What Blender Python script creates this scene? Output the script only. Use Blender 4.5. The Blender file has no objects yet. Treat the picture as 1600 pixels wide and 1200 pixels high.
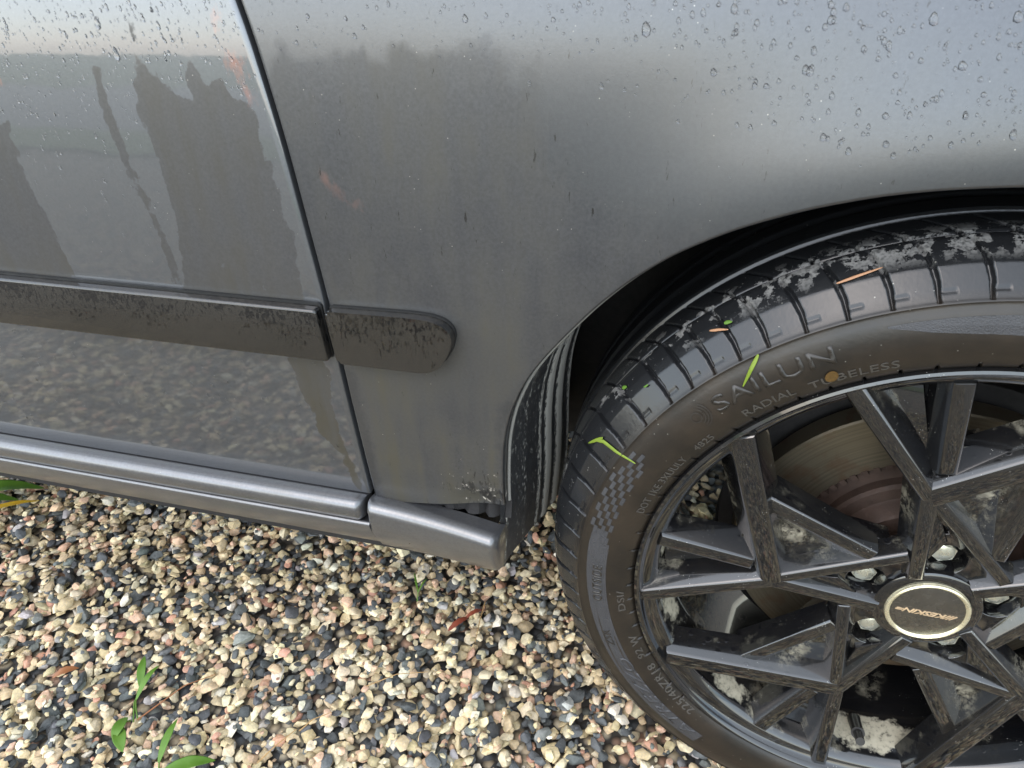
import bpy, bmesh, math, random
import numpy as np
from mathutils import Vector, Matrix

# ------------------------------------------------------------------ camera, sky, sun, exposure
scene = bpy.context.scene
random.seed(7)
rng = np.random.default_rng(7)
R = math.radians

CAM_LOC = (-0.20963, -0.45791, 0.79852)
YAW, PITCH, ROLL = -0.284171, 0.566356, -0.035947
cam_data = bpy.data.cameras.new("camera")
cam_data.sensor_width = 36.0
cam_data.lens = 36.0 * 1123.8 / 1600.0
cam_data.clip_start = 0.02
cam_data.clip_end = 500
cam = bpy.data.objects.new("camera", cam_data)
scene.collection.objects.link(cam)
fw = Vector((math.sin(YAW) * math.cos(PITCH), math.cos(YAW) * math.cos(PITCH), -math.sin(PITCH)))
r0 = Vector((math.cos(YAW), -math.sin(YAW), 0))
u0 = r0.cross(fw)
rt = r0 * math.cos(ROLL) + u0 * math.sin(ROLL)
up = -r0 * math.sin(ROLL) + u0 * math.cos(ROLL)
M = Matrix.Identity(4)
for i in range(3):
    M[i][0], M[i][1], M[i][2], M[i][3] = rt[i], up[i], -fw[i], CAM_LOC[i]
cam.matrix_world = M
scene.camera = cam

SUN_EL, SUN_AZ = R(50), R(205)      # azimuth: direction towards the sun, clockwise from +y
world = bpy.data.worlds.new("World")
scene.world = world
world.use_nodes = True
wn = world.node_tree
bg = wn.nodes["Background"]
sky = wn.nodes.new("ShaderNodeTexSky")
sky.sky_type = 'NISHITA'
sky.sun_disc = False
sky.sun_elevation = SUN_EL
sky.sun_rotation = SUN_AZ
sky.dust_density = 1.2
sky.air_density = 1.0
hs = wn.nodes.new("ShaderNodeHueSaturation")
hs.inputs["Saturation"].default_value = 0.7
hs.inputs["Hue"].default_value = 0.488
wn.links.new(sky.outputs[0], hs.inputs["Color"])
wn.links.new(hs.outputs[0], bg.inputs["Color"])
bg.inputs["Strength"].default_value = 0.15
sun_d = bpy.data.lights.new("sun", 'SUN')
sun_d.energy = 1.1
sun_d.angle = R(170)
sun_d.color = (1.0, 0.995, 0.935)
sun = bpy.data.objects.new("sun", sun_d)
scene.collection.objects.link(sun)
sd = Vector((math.sin(SUN_AZ) * math.cos(SUN_EL), math.cos(SUN_AZ) * math.cos(SUN_EL), math.sin(SUN_EL)))
sun.rotation_euler = sd.to_track_quat('Z', 'Y').to_euler()
vs = scene.view_settings
vs.view_transform = 'Standard'
vs.look = 'None'
vs.gamma = 1.0
vs.use_curve_mapping = False
vs.exposure = 1.65
scene.render.engine = 'CYCLES'
scene.cycles.max_bounces = 5
scene.cycles.diffuse_bounces = 2
scene.cycles.glossy_bounces = 3
scene.cycles.transmission_bounces = 4

# ------------------------------------------------------------------ helpers
COL = scene.collection
WHEEL_Z = 0.3165
STEER = 0.0196

def link(o, parent=None):
    COL.objects.link(o)
    if parent is not None:
        o.parent = parent
    return o

def tag(o, label=None, cat=None, group=None, kind=None):
    if label: o["label"] = label
    if cat: o["category"] = cat
    if group: o["group"] = group
    if kind: o["kind"] = kind
    return o

def empty(name, loc=(0, 0, 0), parent=None):
    o = bpy.data.objects.new(name, None)
    o.empty_display_size = 0.05
    o.location = loc
    return link(o, parent)

def mesh_obj(name, verts, faces, mat, parent=None, smooth=True, attrs=None):
    me = bpy.data.meshes.new(name)
    verts = np.asarray(verts, dtype=np.float32)
    if isinstance(faces, np.ndarray):
        n, k = faces.shape
        me.vertices.add(len(verts)); me.vertices.foreach_set("co", verts.ravel())
        me.loops.add(n * k); me.loops.foreach_set("vertex_index", faces.astype(np.int32).ravel())
        me.polygons.add(n); me.polygons.foreach_set("loop_start", np.arange(0, n * k, k, dtype=np.int32))
        me.update(calc_edges=True)
    else:
        me.from_pydata(verts.tolist(), [], faces)
    me.polygons.foreach_set("use_smooth", np.full(len(me.polygons), smooth))
    if attrs:
        for an, (typ, data) in attrs.items():
            a = me.attributes.new(an, typ, 'POINT')
            if typ == 'FLOAT': a.data.foreach_set("value", np.asarray(data, np.float32).ravel())
            else: a.data.foreach_set("color", np.asarray(data, np.float32).ravel())
    me.validate()
    if mat: me.materials.append(mat)
    return link(bpy.data.objects.new(name, me), parent)

def bm_obj(name, bm, mat, parent=None, smooth=False, sharp=35):
    bmesh.ops.recalc_face_normals(bm, faces=bm.faces)
    me = bpy.data.meshes.new(name)
    bm.to_mesh(me); bm.free()
    if smooth:
        me.polygons.foreach_set("use_smooth", np.full(len(me.polygons), True))
        me.set_sharp_from_angle(angle=R(sharp))
    if mat: me.materials.append(mat)
    return link(bpy.data.objects.new(name, me), parent)

def grid_faces(nu, nv, wrap=False):
    u = np.arange(nu if wrap else nu - 1); v = np.arange(nv - 1)
    U, V = np.meshgrid(u, v, indexing='ij'); U2 = (U + 1) % nu
    return np.stack([U * nv + V, U2 * nv + V, U2 * nv + V + 1, U * nv + V + 1], -1).reshape(-1, 4)

def prism(bm, pts, y0, y1, bev=0.0, seg=2, taper=0.0):
    """closed outline (x,z) extruded from y0 (front) to y1 (back)"""
    n = len(pts)
    f = [bm.verts.new((x, y0, z)) for x, z in pts]
    b = [bm.verts.new((x, y1, z)) for x, z in pts]
    ff = bm.faces.new(f); bm.faces.new(b[::-1])
    side = [bm.faces.new((f[i], b[i], b[(i + 1) % n], f[(i + 1) % n])) for i in range(n)]
    if bev:
        bmesh.ops.bevel(bm, geom=list(ff.edges), offset=bev, segments=seg, profile=0.5, affect='EDGES', clamp_overlap=True)

def lathe(name, prof, mat, parent, n=96, smooth=True, sharp=40):
    """profile of (radius, y) turned about the local y axis"""
    prof = np.array(prof); t = np.linspace(0, 2 * np.pi, n, endpoint=False)
    V = np.stack([np.outer(np.cos(t), prof[:, 0]), np.repeat(prof[None, :, 1], n, 0), np.outer(np.sin(t), prof[:, 0])], -1).reshape(-1, 3)
    o = mesh_obj(name, V, grid_faces(n, len(prof), True), mat, parent, smooth)
    o.data.set_sharp_from_angle(angle=R(sharp))
    return o

def poly_sdf(P, poly):
    """signed distance, positive inside"""
    poly = np.array(poly); x, z = P[:, 0], P[:, 1]
    d = np.full(len(P), 1e9); ins = np.zeros(len(P), bool)
    for i in range(len(poly)):
        a, b = poly[i], poly[(i + 1) % len(poly)]
        e = b - a; w = P - a
        t = np.clip((w @ e) / (e @ e + 1e-12), 0, 1)
        d = np.minimum(d, np.hypot(w[:, 0] - t * e[0], w[:, 1] - t * e[1]))
        c = ((a[1] > z) != (b[1] > z)) & (x < (b[0] - a[0]) * (z - a[1]) / (b[1] - a[1] + 1e-15) + a[0])
        ins ^= c
    return np.where(ins, d, -d)

# ---- material node helper
class N:
    def __init__(s, name):
        s.m = bpy.data.materials.new(name); s.m.use_nodes = True
        s.t = s.m.node_tree; s.b = s.t.nodes["Principled BSDF"]
        s.out = s.t.nodes["Material Output"]
        s._tc = None
    def new(s, typ, **kw):
        n = s.t.nodes.new(typ)
        for k, v in kw.items(): setattr(n, k, v)
        return n
    def put(s, sock, v):
        if hasattr(v, "links") or hasattr(v, "is_output"): s.t.links.new(v, sock)
        elif isinstance(v, (tuple, list)) and len(v) == 3 and sock.type == 'RGBA': sock.default_value = (*v, 1)
        else: sock.default_value = v
    def set(s, **kw):
        for k, v in kw.items(): s.put(s.b.inputs[k.replace('_', ' ')], v)
        return s
    @property
    def obj(s):
        if not s._tc: s._tc = s.new("ShaderNodeTexCoord")
        return s._tc.outputs["Object"]
    def math(s, op, a, b=0.0, c=0.0, clamp=False):
        n = s.new("ShaderNodeMath", operation=op, use_clamp=clamp)
        s.put(n.inputs[0], a); s.put(n.inputs[1], b); s.put(n.inputs[2], c)
        return n.outputs[0]
    def mapping(s, scale=(1, 1, 1), rot=(0, 0, 0), loc=(0, 0, 0), vec=None):
        n = s.new("ShaderNodeMapping"); s.put(n.inputs[0], vec if vec is not None else s.obj)
        n.inputs["Scale"].default_value = scale; n.inputs["Rotation"].default_value = rot; n.inputs["Location"].default_value = loc
        return n.outputs[0]
    def noise(s, scale, detail=3, rough=0.55, vec=None, dist=0.0):
        n = s.new("ShaderNodeTexNoise"); s.put(n.inputs["Vector"], vec if vec is not None else s.obj)
        n.inputs["Scale"].default_value = scale; n.inputs["Detail"].default_value = detail
        n.inputs["Roughness"].default_value = rough; n.inputs["Distortion"].default_value = dist
        return n.outputs[0]
    def vor(s, scale, vec=None, rand=1.0, feature='F1', out="Distance"):
        n = s.new("ShaderNodeTexVoronoi", feature=feature); s.put(n.inputs["Vector"], vec if vec is not None else s.obj)
        n.inputs["Scale"].default_value = scale; n.inputs["Randomness"].default_value = rand
        return n.outputs[out]
    def step(s, v, lo, hi, a=0.0, b=1.0):
        n = s.new("ShaderNodeMapRange"); n.clamp = True
        s.put(n.inputs[0], v)
        for i, q in enumerate((lo, hi, a, b)): n.inputs[i + 1].default_value = q
        return n.outputs[0]
    def mix(s, f, a, b):
        n = s.new("ShaderNodeMix", data_type='RGBA')
        s.put(n.inputs[0], f); s.put(n.inputs[6], a); s.put(n.inputs[7], b)
        return n.outputs[2]
    def fmix(s, f, a, b):
        n = s.new("ShaderNodeMix", data_type='FLOAT')
        s.put(n.inputs[0], f); s.put(n.inputs[2], a); s.put(n.inputs[3], b)
        return n.outputs[0]
    def bump(s, h, strength=0.3, dist=0.001, normal=None):
        n = s.new("ShaderNodeBump"); s.put(n.inputs["Height"], h)
        s.put(n.inputs["Strength"], strength); n.inputs["Distance"].default_value = dist
        if normal is not None: s.put(n.inputs["Normal"], normal)
        return n.outputs[0]
    def attr(s, name, out="Fac"):
        n = s.new("ShaderNodeAttribute"); n.attribute_name = name
        return n.outputs[out]
    def xyz(s, vec=None):
        n = s.new("ShaderNodeSeparateXYZ"); s.put(n.inputs[0], vec if vec is not None else s.obj)
        return n.outputs

# ------------------------------------------------------------------ materials
def paint_material(name, soft=0.0006, dirtk=1.0, rustk=0.5, wetrough=0.02, drycoat=0.15, dirtcol=(0.080, 0.070, 0.046), wetcol=(0.128, 0.136, 0.150), wetbase=0.24, wetdirt=0.12, dirt0=0.30, grain=0.04, scuff=None, cloudk=0.5, streakr=(0.7, 1.2), coatior=1.55, drybase=1.0):
    """dusty dark-grey metallic paint; attribute 'dry' > 0 (signed distance, m) where the water film has drained"""
    n = N(name)
    x, y, z = n.xyz()
    fine = n.noise(420, 2, 0.6)
    edge = n.noise(90, 4, 0.6)
    drip = n.noise(75, 3, 0.6, vec=n.mapping((1, 1, 0.22), (0, 0.2, 0)))
    sdf = n.math('ADD', n.attr("dry"), n.math('ADD', n.math('MULTIPLY', n.math('SUBTRACT', edge, 0.5), 0.014), n.math('MULTIPLY', n.math('SUBTRACT', drip, 0.5), 0.012)))
    dry = n.step(sdf, -soft, soft)
    # residue blots left on the drained parts
    blot = n.step(n.noise(34, 5, 0.7), 0.69, 0.70)
    dry = n.math('MULTIPLY', dry, n.math('SUBTRACT', 1.0, n.math('MULTIPLY', blot, 0.7)))
    wet = n.math('SUBTRACT', 1.0, dry)
    streak = n.noise(60, 3, 0.6, vec=n.mapping((1, 1, 0.12)))
    cloud = n.noise(9, 4, 0.6)
    rust = n.math('ADD', n.attr("rust"), n.math('MULTIPLY', n.math('SUBTRACT', n.noise(130, 5, 0.7, vec=n.mapping((1, 1, .45), (0, .5, 0))), 0.5), 0.028))
    rust = n.math('MULTIPLY', n.step(rust, -0.001, 0.008), rustk)
    low = n.step(z, 0.60, 0.36)
    dirt = n.math('MULTIPLY', n.fmix(dry, wetdirt * dirtk, 1.0 * dirtk), n.math('ADD', n.math('ADD', dirt0, n.math('MULTIPLY', n.step(cloud, 0.3, 0.7), cloudk)), n.math('MULTIPLY', low, 0.45)), clamp=True)
    dirt = n.math('MULTIPLY', dirt, n.step(streak, 0.3, 0.7, *streakr), clamp=True)
    base = n.mix(n.step(fine, 0.3, 0.7), tuple(c * drybase for c in (0.085, 0.088, 0.098)), tuple(c * drybase for c in (0.112, 0.116, 0.128)))
    base = n.mix(n.math('MULTIPLY', wet, 0.55), base, wetcol)
    base = n.mix(dirt, base, dirtcol)
    base = n.mix(rust, base, (0.27, 0.11, 0.07))
    speck = n.math('MULTIPLY', n.step(n.vor(210), 0.10, 0.06), n.step(n.noise(55, 2), 0.58, 0.66))
    base = n.mix(n.math('MULTIPLY', speck, 0.6), base, (0.42, 0.40, 0.36))
    if scuff:
        dx = n.math('SUBTRACT', x, scuff[0]); dz = n.math('SUBTRACT', z, scuff[1])
        dist = n.math('SQRT', n.math('ADD', n.math('MULTIPLY', dx, dx), n.math('MULTIPLY', n.math('MULTIPLY', dz, dz), 1.6)))
        near = n.step(dist, 0.055, 0.004)
        scr = n.noise(240, 4, 0.7, vec=n.mapping((1, 1, 0.25), (0, 0.75, 0)))
        chip = n.step(n.math('ADD', n.noise(150, 5, 0.75), n.math('MULTIPLY', near, 0.12)), 0.70, 0.72)
        chip = n.math('MULTIPLY', chip, n.step(near, 0.02, 0.2))
        base = n.mix(n.math('MULTIPLY', n.step(n.math('ADD', scr, n.math('MULTIPLY', near, 0.20)), 0.66, 0.72), 0.85), base, (0.02, 0.018, 0.016))
        base = n.mix(chip, base, (0.34, 0.31, 0.27))
        dirt = n.math('MAXIMUM', dirt, chip)
    metal = n.math('MULTIPLY', n.math('SUBTRACT', 1.0, dirt), 0.85)
    metal = n.math('MULTIPLY', metal, n.math('SUBTRACT', 1.0, rust))
    n.set(Base_Color=base, Metallic=metal,
          Roughness=n.fmix(dry, wetbase, n.math('ADD', 0.27, n.math('MULTIPLY', cloud, 0.14))),
          Coat_Weight=n.fmix(dry, 1.0, drycoat), Coat_Roughness=n.fmix(dry, wetrough, 0.20), Coat_IOR=coatior)
    n.set(Normal=n.bump(n.noise(1100, 2, 0.6), n.fmix(dry, grain, 0.03) if grain > 0.05 else 0.04, 0.0005),
          Coat_Normal=n.bump(n.noise(30, 2, 0.5), 0.07, 0.0015))
    return n.m

def moulding_material():
    n = N("wet_moulding")
    x, y, z = n.xyz()
    run = n.noise(430, 3, 0.65, vec=n.mapping((1, 1, 0.40), (0, 0.28, 0)))
    patch = n.noise(38, 3, 0.6)
    thr = n.step(z, 0.50, 0.545, 0.68, 0.49)
    d = n.math('SUBTRACT', n.math('ADD', run, n.math('MULTIPLY', n.math('SUBTRACT', patch, 0.5), 0.45)), thr)
    drop = n.step(d, -0.004, 0.012)
    base = n.mix(n.noise(12, 3), (0.020, 0.0185, 0.016), (0.031, 0.028, 0.0245))
    base = n.mix(drop, base, (0.005, 0.005, 0.0055))
    n.set(Base_Color=base, Metallic=0.25, Roughness=n.fmix(drop, 0.25, 0.06), Coat_Weight=n.fmix(drop, 0.5, 0.7), Coat_Roughness=n.fmix(drop, 0.12, 0.03))
    n.set(Normal=n.bump(drop, 0.18, 0.0010, n.bump(n.noise(800, 2), 0.05, 0.001)))
    return n.m

def plain(name, col, rough, metal=0.0, var=0.35, vscale=60, bump=0.1, bscale=400, coat=0.0, spec=0.5):
    n = N(name)
    c2 = tuple(c * (1 + var) for c in col); c1 = tuple(c * (1 - var) for c in col)
    n.set(Base_Color=n.mix(n.noise(vscale, 4), c1, c2), Roughness=n.step(n.noise(vscale * 2, 3), 0.3, 0.7, max(rough - .1, .02), rough + .1),
          Metallic=metal, Coat_Weight=coat, Coat_Roughness=0.05, Specular_IOR_Level=spec)
    if bump: n.set(Normal=n.bump(n.noise(bscale, 3), bump, 0.001))
    return n.m

def tyre_material():
    n = N("tyre_rubber")
    x, y, z = n.xyz()
    r = n.math('SQRT', n.math('ADD', n.math('MULTIPLY', x, x), n.math('MULTIPLY', z, z)))
    side = n.step(r, 0.2925, 0.284)
    patch = n.noise(70, 5, 0.65)
    mud = n.math('MULTIPLY', n.step(n.math('ADD', patch, n.math('MULTIPLY', n.step(z, 0.12, 0.30), 0.10)), 0.60, 0.635), n.math('MULTIPLY', n.step(y, 0.013, 0.024), n.step(y, 0.052, 0.036)))
    fine = n.noise(500, 2)
    mud = n.math('MULTIPLY', mud, n.step(fine, 0.35, 0.55, 0.35, 1.0))
    brown = n.mix(n.step(n.noise(22, 5, 0.65), 0.35, 0.7), (0.0085, 0.0070, 0.0055), (0.024, 0.0175, 0.012))
    base = n.mix(side, (0.011, 0.0115, 0.0125), brown)
    base = n.mix(mud, base, (0.16, 0.157, 0.15))
    dots = n.math('MULTIPLY', n.step(n.vor(160), 0.09, 0.05), n.step(n.noise(30, 2), 0.5, 0.6))
    base = n.mix(n.math('MULTIPLY', dots, 0.8), base, (0.26, 0.25, 0.22))
    n.set(Base_Color=base, Roughness=n.fmix(mud, n.fmix(side, 0.21, 0.36), 0.85), Specular_IOR_Level=0.5)
    n.set(Normal=n.bump(n.noise(260, 4), 0.12, 0.001))
    return n.m

def wheel_material():
    n = N("wheel_black_paint")
    spot = n.math('MULTIPLY', n.step(n.vor(95), 0.27, 0.23), n.step(n.noise(24, 2), 0.44, 0.52))
    film = n.step(n.noise(14, 4, 0.65), 0.35, 0.7)
    paste = n.math('MULTIPLY', n.math('MULTIPLY', n.step(n.noise(15, 4, 0.6), 0.53, 0.66), n.step(n.noise(90, 5, 0.75), 0.44, 0.60)), n.step(n.attr("paste"), 0.0, 1.0))
    pt = n.math('ADD', n.attr("patch"), n.math('MULTIPLY', n.math('SUBTRACT', n.noise(70, 5, 0.7), 0.5), 1.1))
    paste = n.math('MAXIMUM', paste, n.math('MULTIPLY', n.step(pt, 0.50, 0.66), n.step(n.noise(200, 4, 0.7), 0.26, 0.46)))
    base = n.mix(film, (0.005, 0.0053, 0.0064), (0.0125, 0.0118, 0.0112))
    base = n.mix(spot, base, (0.006, 0.006, 0.007))
    base = n.mix(paste, base, n.mix(n.noise(200, 4), (0.20, 0.18, 0.13), (0.44, 0.41, 0.32)))
    speck = n.math('MULTIPLY', n.step(n.vor(420), 0.16, 0.10), n.step(n.noise(60, 3), 0.56, 0.64))
    base = n.mix(n.math('MULTIPLY', speck, 0.8), base, (0.35, 0.34, 0.31))
    n.set(Base_Color=base, Metallic=0.15, Roughness=n.fmix(paste, n.fmix(spot, n.fmix(film, 0.10, 0.24), 0.05), 0.9), Coat_Weight=n.fmix(paste, 1.0, 0.0), Coat_Roughness=0.04, Coat_IOR=1.6, Specular_IOR_Level=0.35)
    h = n.math('ADD', n.math('MULTIPLY', spot, 0.5), n.math('MULTIPLY', n.noise(300, 3), 0.10))
    n.set(Normal=n.bump(h, 0.25, 0.001))
    return n.m

def liner_material():
    n = N("liner_plastic")
    x, y, z = n.xyz()
    a = n.noise(420, 4, 0.7, vec=n.mapping((1, 1, 0.35)))
    b = n.noise(60, 3, 0.6, vec=n.mapping((1, 1, 0.10)))
    rib = n.attr("rib")
    m = n.step(n.math('ADD', n.math('ADD', n.math('MULTIPLY', a, 0.62), n.math('MULTIPLY', b, 0.20)), n.math('MULTIPLY', rib, 0.30)), 0.475, 0.55)
    m = n.math('MULTIPLY', m, n.attr("mud"))
    base = n.mix(m, n.mix(n.noise(80, 3), (0.018, 0.018, 0.019), (0.050, 0.051, 0.053)), (0.42, 0.41, 0.37))
    n.set(Base_Color=base, Roughness=n.fmix(m, 0.42, 0.9))
    n.set(Normal=n.bump(n.noise(400, 3), 0.15, 0.001))
    return n.m

def disc_material():
    n = N("brake_disc_steel")
    x, y, z = n.xyz()
    r = n.math('SQRT', n.math('ADD', n.math('MULTIPLY', x, x), n.math('MULTIPLY', z, z)))
    comb = n.new("ShaderNodeCombineXYZ"); n.put(comb.inputs[0], n.math('MULTIPLY', r, 1.0))
    ring = n.noise(500, 3, 0.6, vec=comb.outputs[0])
    base = n.mix(n.step(ring, 0.3, 0.7), (0.11, 0.092, 0.064), (0.18, 0.155, 0.11))
    base = n.mix(n.step(n.noise(30, 4), 0.5, 0.7), base, (0.13, 0.075, 0.045))
    n.set(Base_Color=base, Metallic=0.75, Roughness=0.38)
    n.set(Normal=n.bump(ring, 0.15, 0.001))
    return n.m

def stone_material(name, use_attr):
    n = N(name)
    if use_attr:
        base = n.attr("col", "Color"); tc = n.obj
    else:
        oi = n.new("ShaderNodeObjectInfo"); base = oi.outputs["Color"]; tc = n.obj
    v = n.noise(2.2 if not use_attr else 170, 5, 0.65)
    v2 = n.noise(9 if not use_attr else 620, 4, 0.7)
    hsv = n.new("ShaderNodeHueSaturation")
    n.put(hsv.inputs["Color"], base); n.put(hsv.inputs["Value"], n.step(v, 0.3, 0.7, 0.72, 1.22))
    n.put(hsv.inputs["Saturation"], n.step(v2, 0.3, 0.7, 0.8, 1.2))
    c = n.mix(n.math('MULTIPLY', n.step(v2, 0.60, 0.72), 0.35), hsv.outputs[0], (0.60, 0.55, 0.46))
    c = n.mix(n.math('MULTIPLY', n.step(v2, 0.40, 0.30), 0.4), c, (0.08, 0.065, 0.05))
    n.set(Base_Color=c, Roughness=n.step(v2, 0.3, 0.7, 0.55, 0.85), Specular_IOR_Level=0.45)
    n.set(Normal=n.bump(n.math('ADD', v, n.math('MULTIPLY', v2, 0.6)), 0.45, 0.002))
    return n.m

def ground_material():
    n = N("gravel_bed")
    vc = n.new("ShaderNodeTexVoronoi"); n.put(vc.inputs["Vector"], n.obj); vc.inputs["Scale"].default_value = 75
    sep = n.xyz(vc.outputs["Color"])
    ramp = n.new("ShaderNodeValToRGB"); ramp.color_ramp.interpolation = 'CONSTANT'
    e = ramp.color_ramp.elements
    e[0].position = 0; e[0].color = (0.05, 0.053, 0.056, 1)
    e[1].position = 0.36; e[1].color = (0.40, 0.32, 0.21, 1)
    for pos, c in ((0.62, (0.47, 0.40, 0.28, 1)), (0.82, (0.40, 0.25, 0.17, 1)), (0.92, (0.15, 0.16, 0.14, 1))):
        q = e.new(pos); q.color = c
    n.put(ramp.inputs[0], sep[0])
    dist = n.vor(75)
    c = n.mix(n.step(dist, 0.35, 0.75), ramp.outputs[0], (0.035, 0.03, 0.025))
    n.set(Base_Color=c, Roughness=0.7)
    n.set(Normal=n.bump(n.step(dist, 0.0, 0.8, 1, 0), 0.8, 0.01))
    return n.m

def leaf_material(name, c1, c2, trans=0.3):
    n = N(name)
    n.set(Base_Color=n.mix(n.noise(60, 3), c1, c2), Roughness=0.45, Specular_IOR_Level=0.4)
    tr = n.new("ShaderNodeBsdfTranslucent"); n.put(tr.inputs[0], n.mix(n.noise(60, 3), c2, c1))
    mx = n.new("ShaderNodeMixShader"); mx.inputs[0].default_value = trans
    n.t.links.new(n.b.outputs[0], mx.inputs[1]); n.t.links.new(tr.outputs[0], mx.inputs[2])
    n.t.links.new(mx.outputs[0], n.out.inputs[0])
    n.set(Normal=n.bump(n.noise(300, 3), 0.2, 0.001))
    return n.m

def water_material():
    n = N("water")
    n.set(Base_Color=(1, 1, 1), Roughness=0.0, IOR=1.333, Transmission_Weight=1.0)
    return n.m

MAT = dict(
    door=paint_material("door_paint", 0.0006, 1.0, 0.7, 0.04, 0.10, (0.042, 0.038, 0.029), (0.142, 0.150, 0.160), 0.36, 0.16, 0.40, coatior=1.62), fender=paint_material("fender_paint", 0.0035, 1.0, 0.25, 0.22, 0.12, (0.049, 0.045, 0.034), (0.046, 0.050, 0.057), 0.34, 0.30, 0.12, 0.14, (-0.372, 0.374), 0.62, (0.6, 1.3), drybase=0.82), skirt=paint_material("skirt_paint", 0.004, 0.3, 0.0, 0.05, 0.7, drybase=1.45),
    mould=moulding_material(), tyre=tyre_material(), wheel=wheel_material(), liner=liner_material(), disc=disc_material(),
    stuffstone=stone_material("gravel_stones", True), stone=stone_material("stone", False), ground=ground_material(),
    black=plain("black_gap_shade", (0.006, 0.006, 0.006), 0.6, bump=0), under=plain("underbody", (0.012, 0.011, 0.011), 0.8),  # black: painted shade for the door seam and round the mouldings
    barrel=plain("wheel_barrel", (0.022, 0.021, 0.02), 0.45, 0.2, coat=0.2),
    rust=plain("rusty_iron", (0.050, 0.031, 0.023), 0.7, 0.3, var=0.5, vscale=90, bump=0.3),
    steel=plain("zinc_bolt", (0.62, 0.62, 0.52), 0.28, 0.8, var=0.15), cap=plain("cap_face", (0.045, 0.04, 0.032), 0.25, 0.2, coat=0.5),
    capring=plain("cap_ring", (0.72, 0.66, 0.46), 0.28, 0.75, var=0.12), capletter=plain("cap_letter", (0.70, 0.52, 0.33), 0.4, 0.5, var=0.2),
    letter=plain("tyre_letter", (0.022, 0.019, 0.016), 0.35, var=0.3), smallletter=plain("tyre_small_letter", (0.055, 0.051, 0.045), 0.35, var=0.3), check=plain("tyre_check", (0.034, 0.034, 0.037), 0.5, var=0.2, bump=0.5, bscale=900),  # small letters paler than the large ones: edge highlights put into the colour
    yellow=plain("yellow_ink", (0.085, 0.046, 0.010), 0.5, var=0.7, vscale=500), water=water_material(),
    leaf=leaf_material("fresh_leaf", (0.075, 0.18, 0.018), (0.15, 0.28, 0.04)), blade=leaf_material("grass_blade", (0.15, 0.24, 0.018), (0.24, 0.31, 0.04)),
    yleaf=leaf_material("yellow_leaf", (0.55, 0.42, 0.02), (0.65, 0.34, 0.03)), straw=plain("dry_straw", (0.38, 0.23, 0.09), 0.6, var=0.3),
    redbrown=plain("red_dead_leaf", (0.20, 0.045, 0.022), 0.5, var=0.4), brownleaf=plain("brown_dead_leaf", (0.26, 0.10, 0.035), 0.5, var=0.4),
    needle=plain("orange_needle", (0.32, 0.165, 0.085), 0.5, var=0.2),
)

# ---- marks on the paint in metres (x forward, z up)
DRY_DOOR = [[(-0.6184, 0.7125), (-0.6184, 0.72), (-0.6116, 0.7264), (-0.6071, 0.7219), (-0.6011, 0.7147), (-0.5944, 0.7055), (-0.5741, 0.703), (-0.5771, 0.7132), (-0.5719, 0.7294), (-0.5674, 0.7277), (-0.5634, 0.717), (-0.5596, 0.7098), (-0.5528, 0.7144), (-0.5471, 0.71), (-0.5423, 0.7018), (-0.5315, 0.7002), (-0.526, 0.6948), (-0.528, 0.6806), (-0.5253, 0.6671), (-0.5256, 0.6601), (-0.52, 0.6594), (-0.5232, 0.6502), (-0.5197, 0.6391), (-0.5185, 0.6223), (-0.5133, 0.6074), (-0.514, 0.5917), (-0.5156, 0.5777), (-0.5159, 0.5452), (-0.6285, 0.5431), (-0.6219, 0.5689), (-0.6168, 0.5766), (-0.6162, 0.6004), (-0.6175, 0.6296), (-0.6197, 0.651), (-0.6201, 0.6655), (-0.6211, 0.6816), (-0.6247, 0.6933)], [(-0.775, 0.6792), (-0.7496, 0.6799), (-0.7527, 0.6671), (-0.7499, 0.6362), (-0.745, 0.6085), (-0.7429, 0.5868), (-0.74, 0.5591), (-0.7423, 0.543), (-0.8458, 0.5392)], [(-0.6531, 0.7214), (-0.6488, 0.7196), (-0.6497, 0.6927), (-0.6474, 0.6707), (-0.6401, 0.6393), (-0.6339, 0.6107), (-0.6284, 0.5781), (-0.6301, 0.5468), (-0.6335, 0.5465), (-0.6351, 0.5824), (-0.6405, 0.6149), (-0.6473, 0.6411), (-0.6514, 0.6664), (-0.6544, 0.6867), (-0.6541, 0.7082)], [(-0.613, 0.7606), (-0.6119, 0.7486), (-0.612, 0.7328), (-0.6131, 0.7219), (-0.6167, 0.7218), (-0.6145, 0.7399)], [(-0.5415, 0.4959), (-0.5081, 0.4985), (-0.5031, 0.4797), (-0.5087, 0.4571), (-0.5067, 0.428), (-0.5025, 0.4011), (-0.4951, 0.3735), (-0.4952, 0.3545), (-0.5028, 0.3645), (-0.5095, 0.3963), (-0.5243, 0.4148), (-0.5287, 0.4378), (-0.5345, 0.4533), (-0.5387, 0.4687)]]
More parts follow.
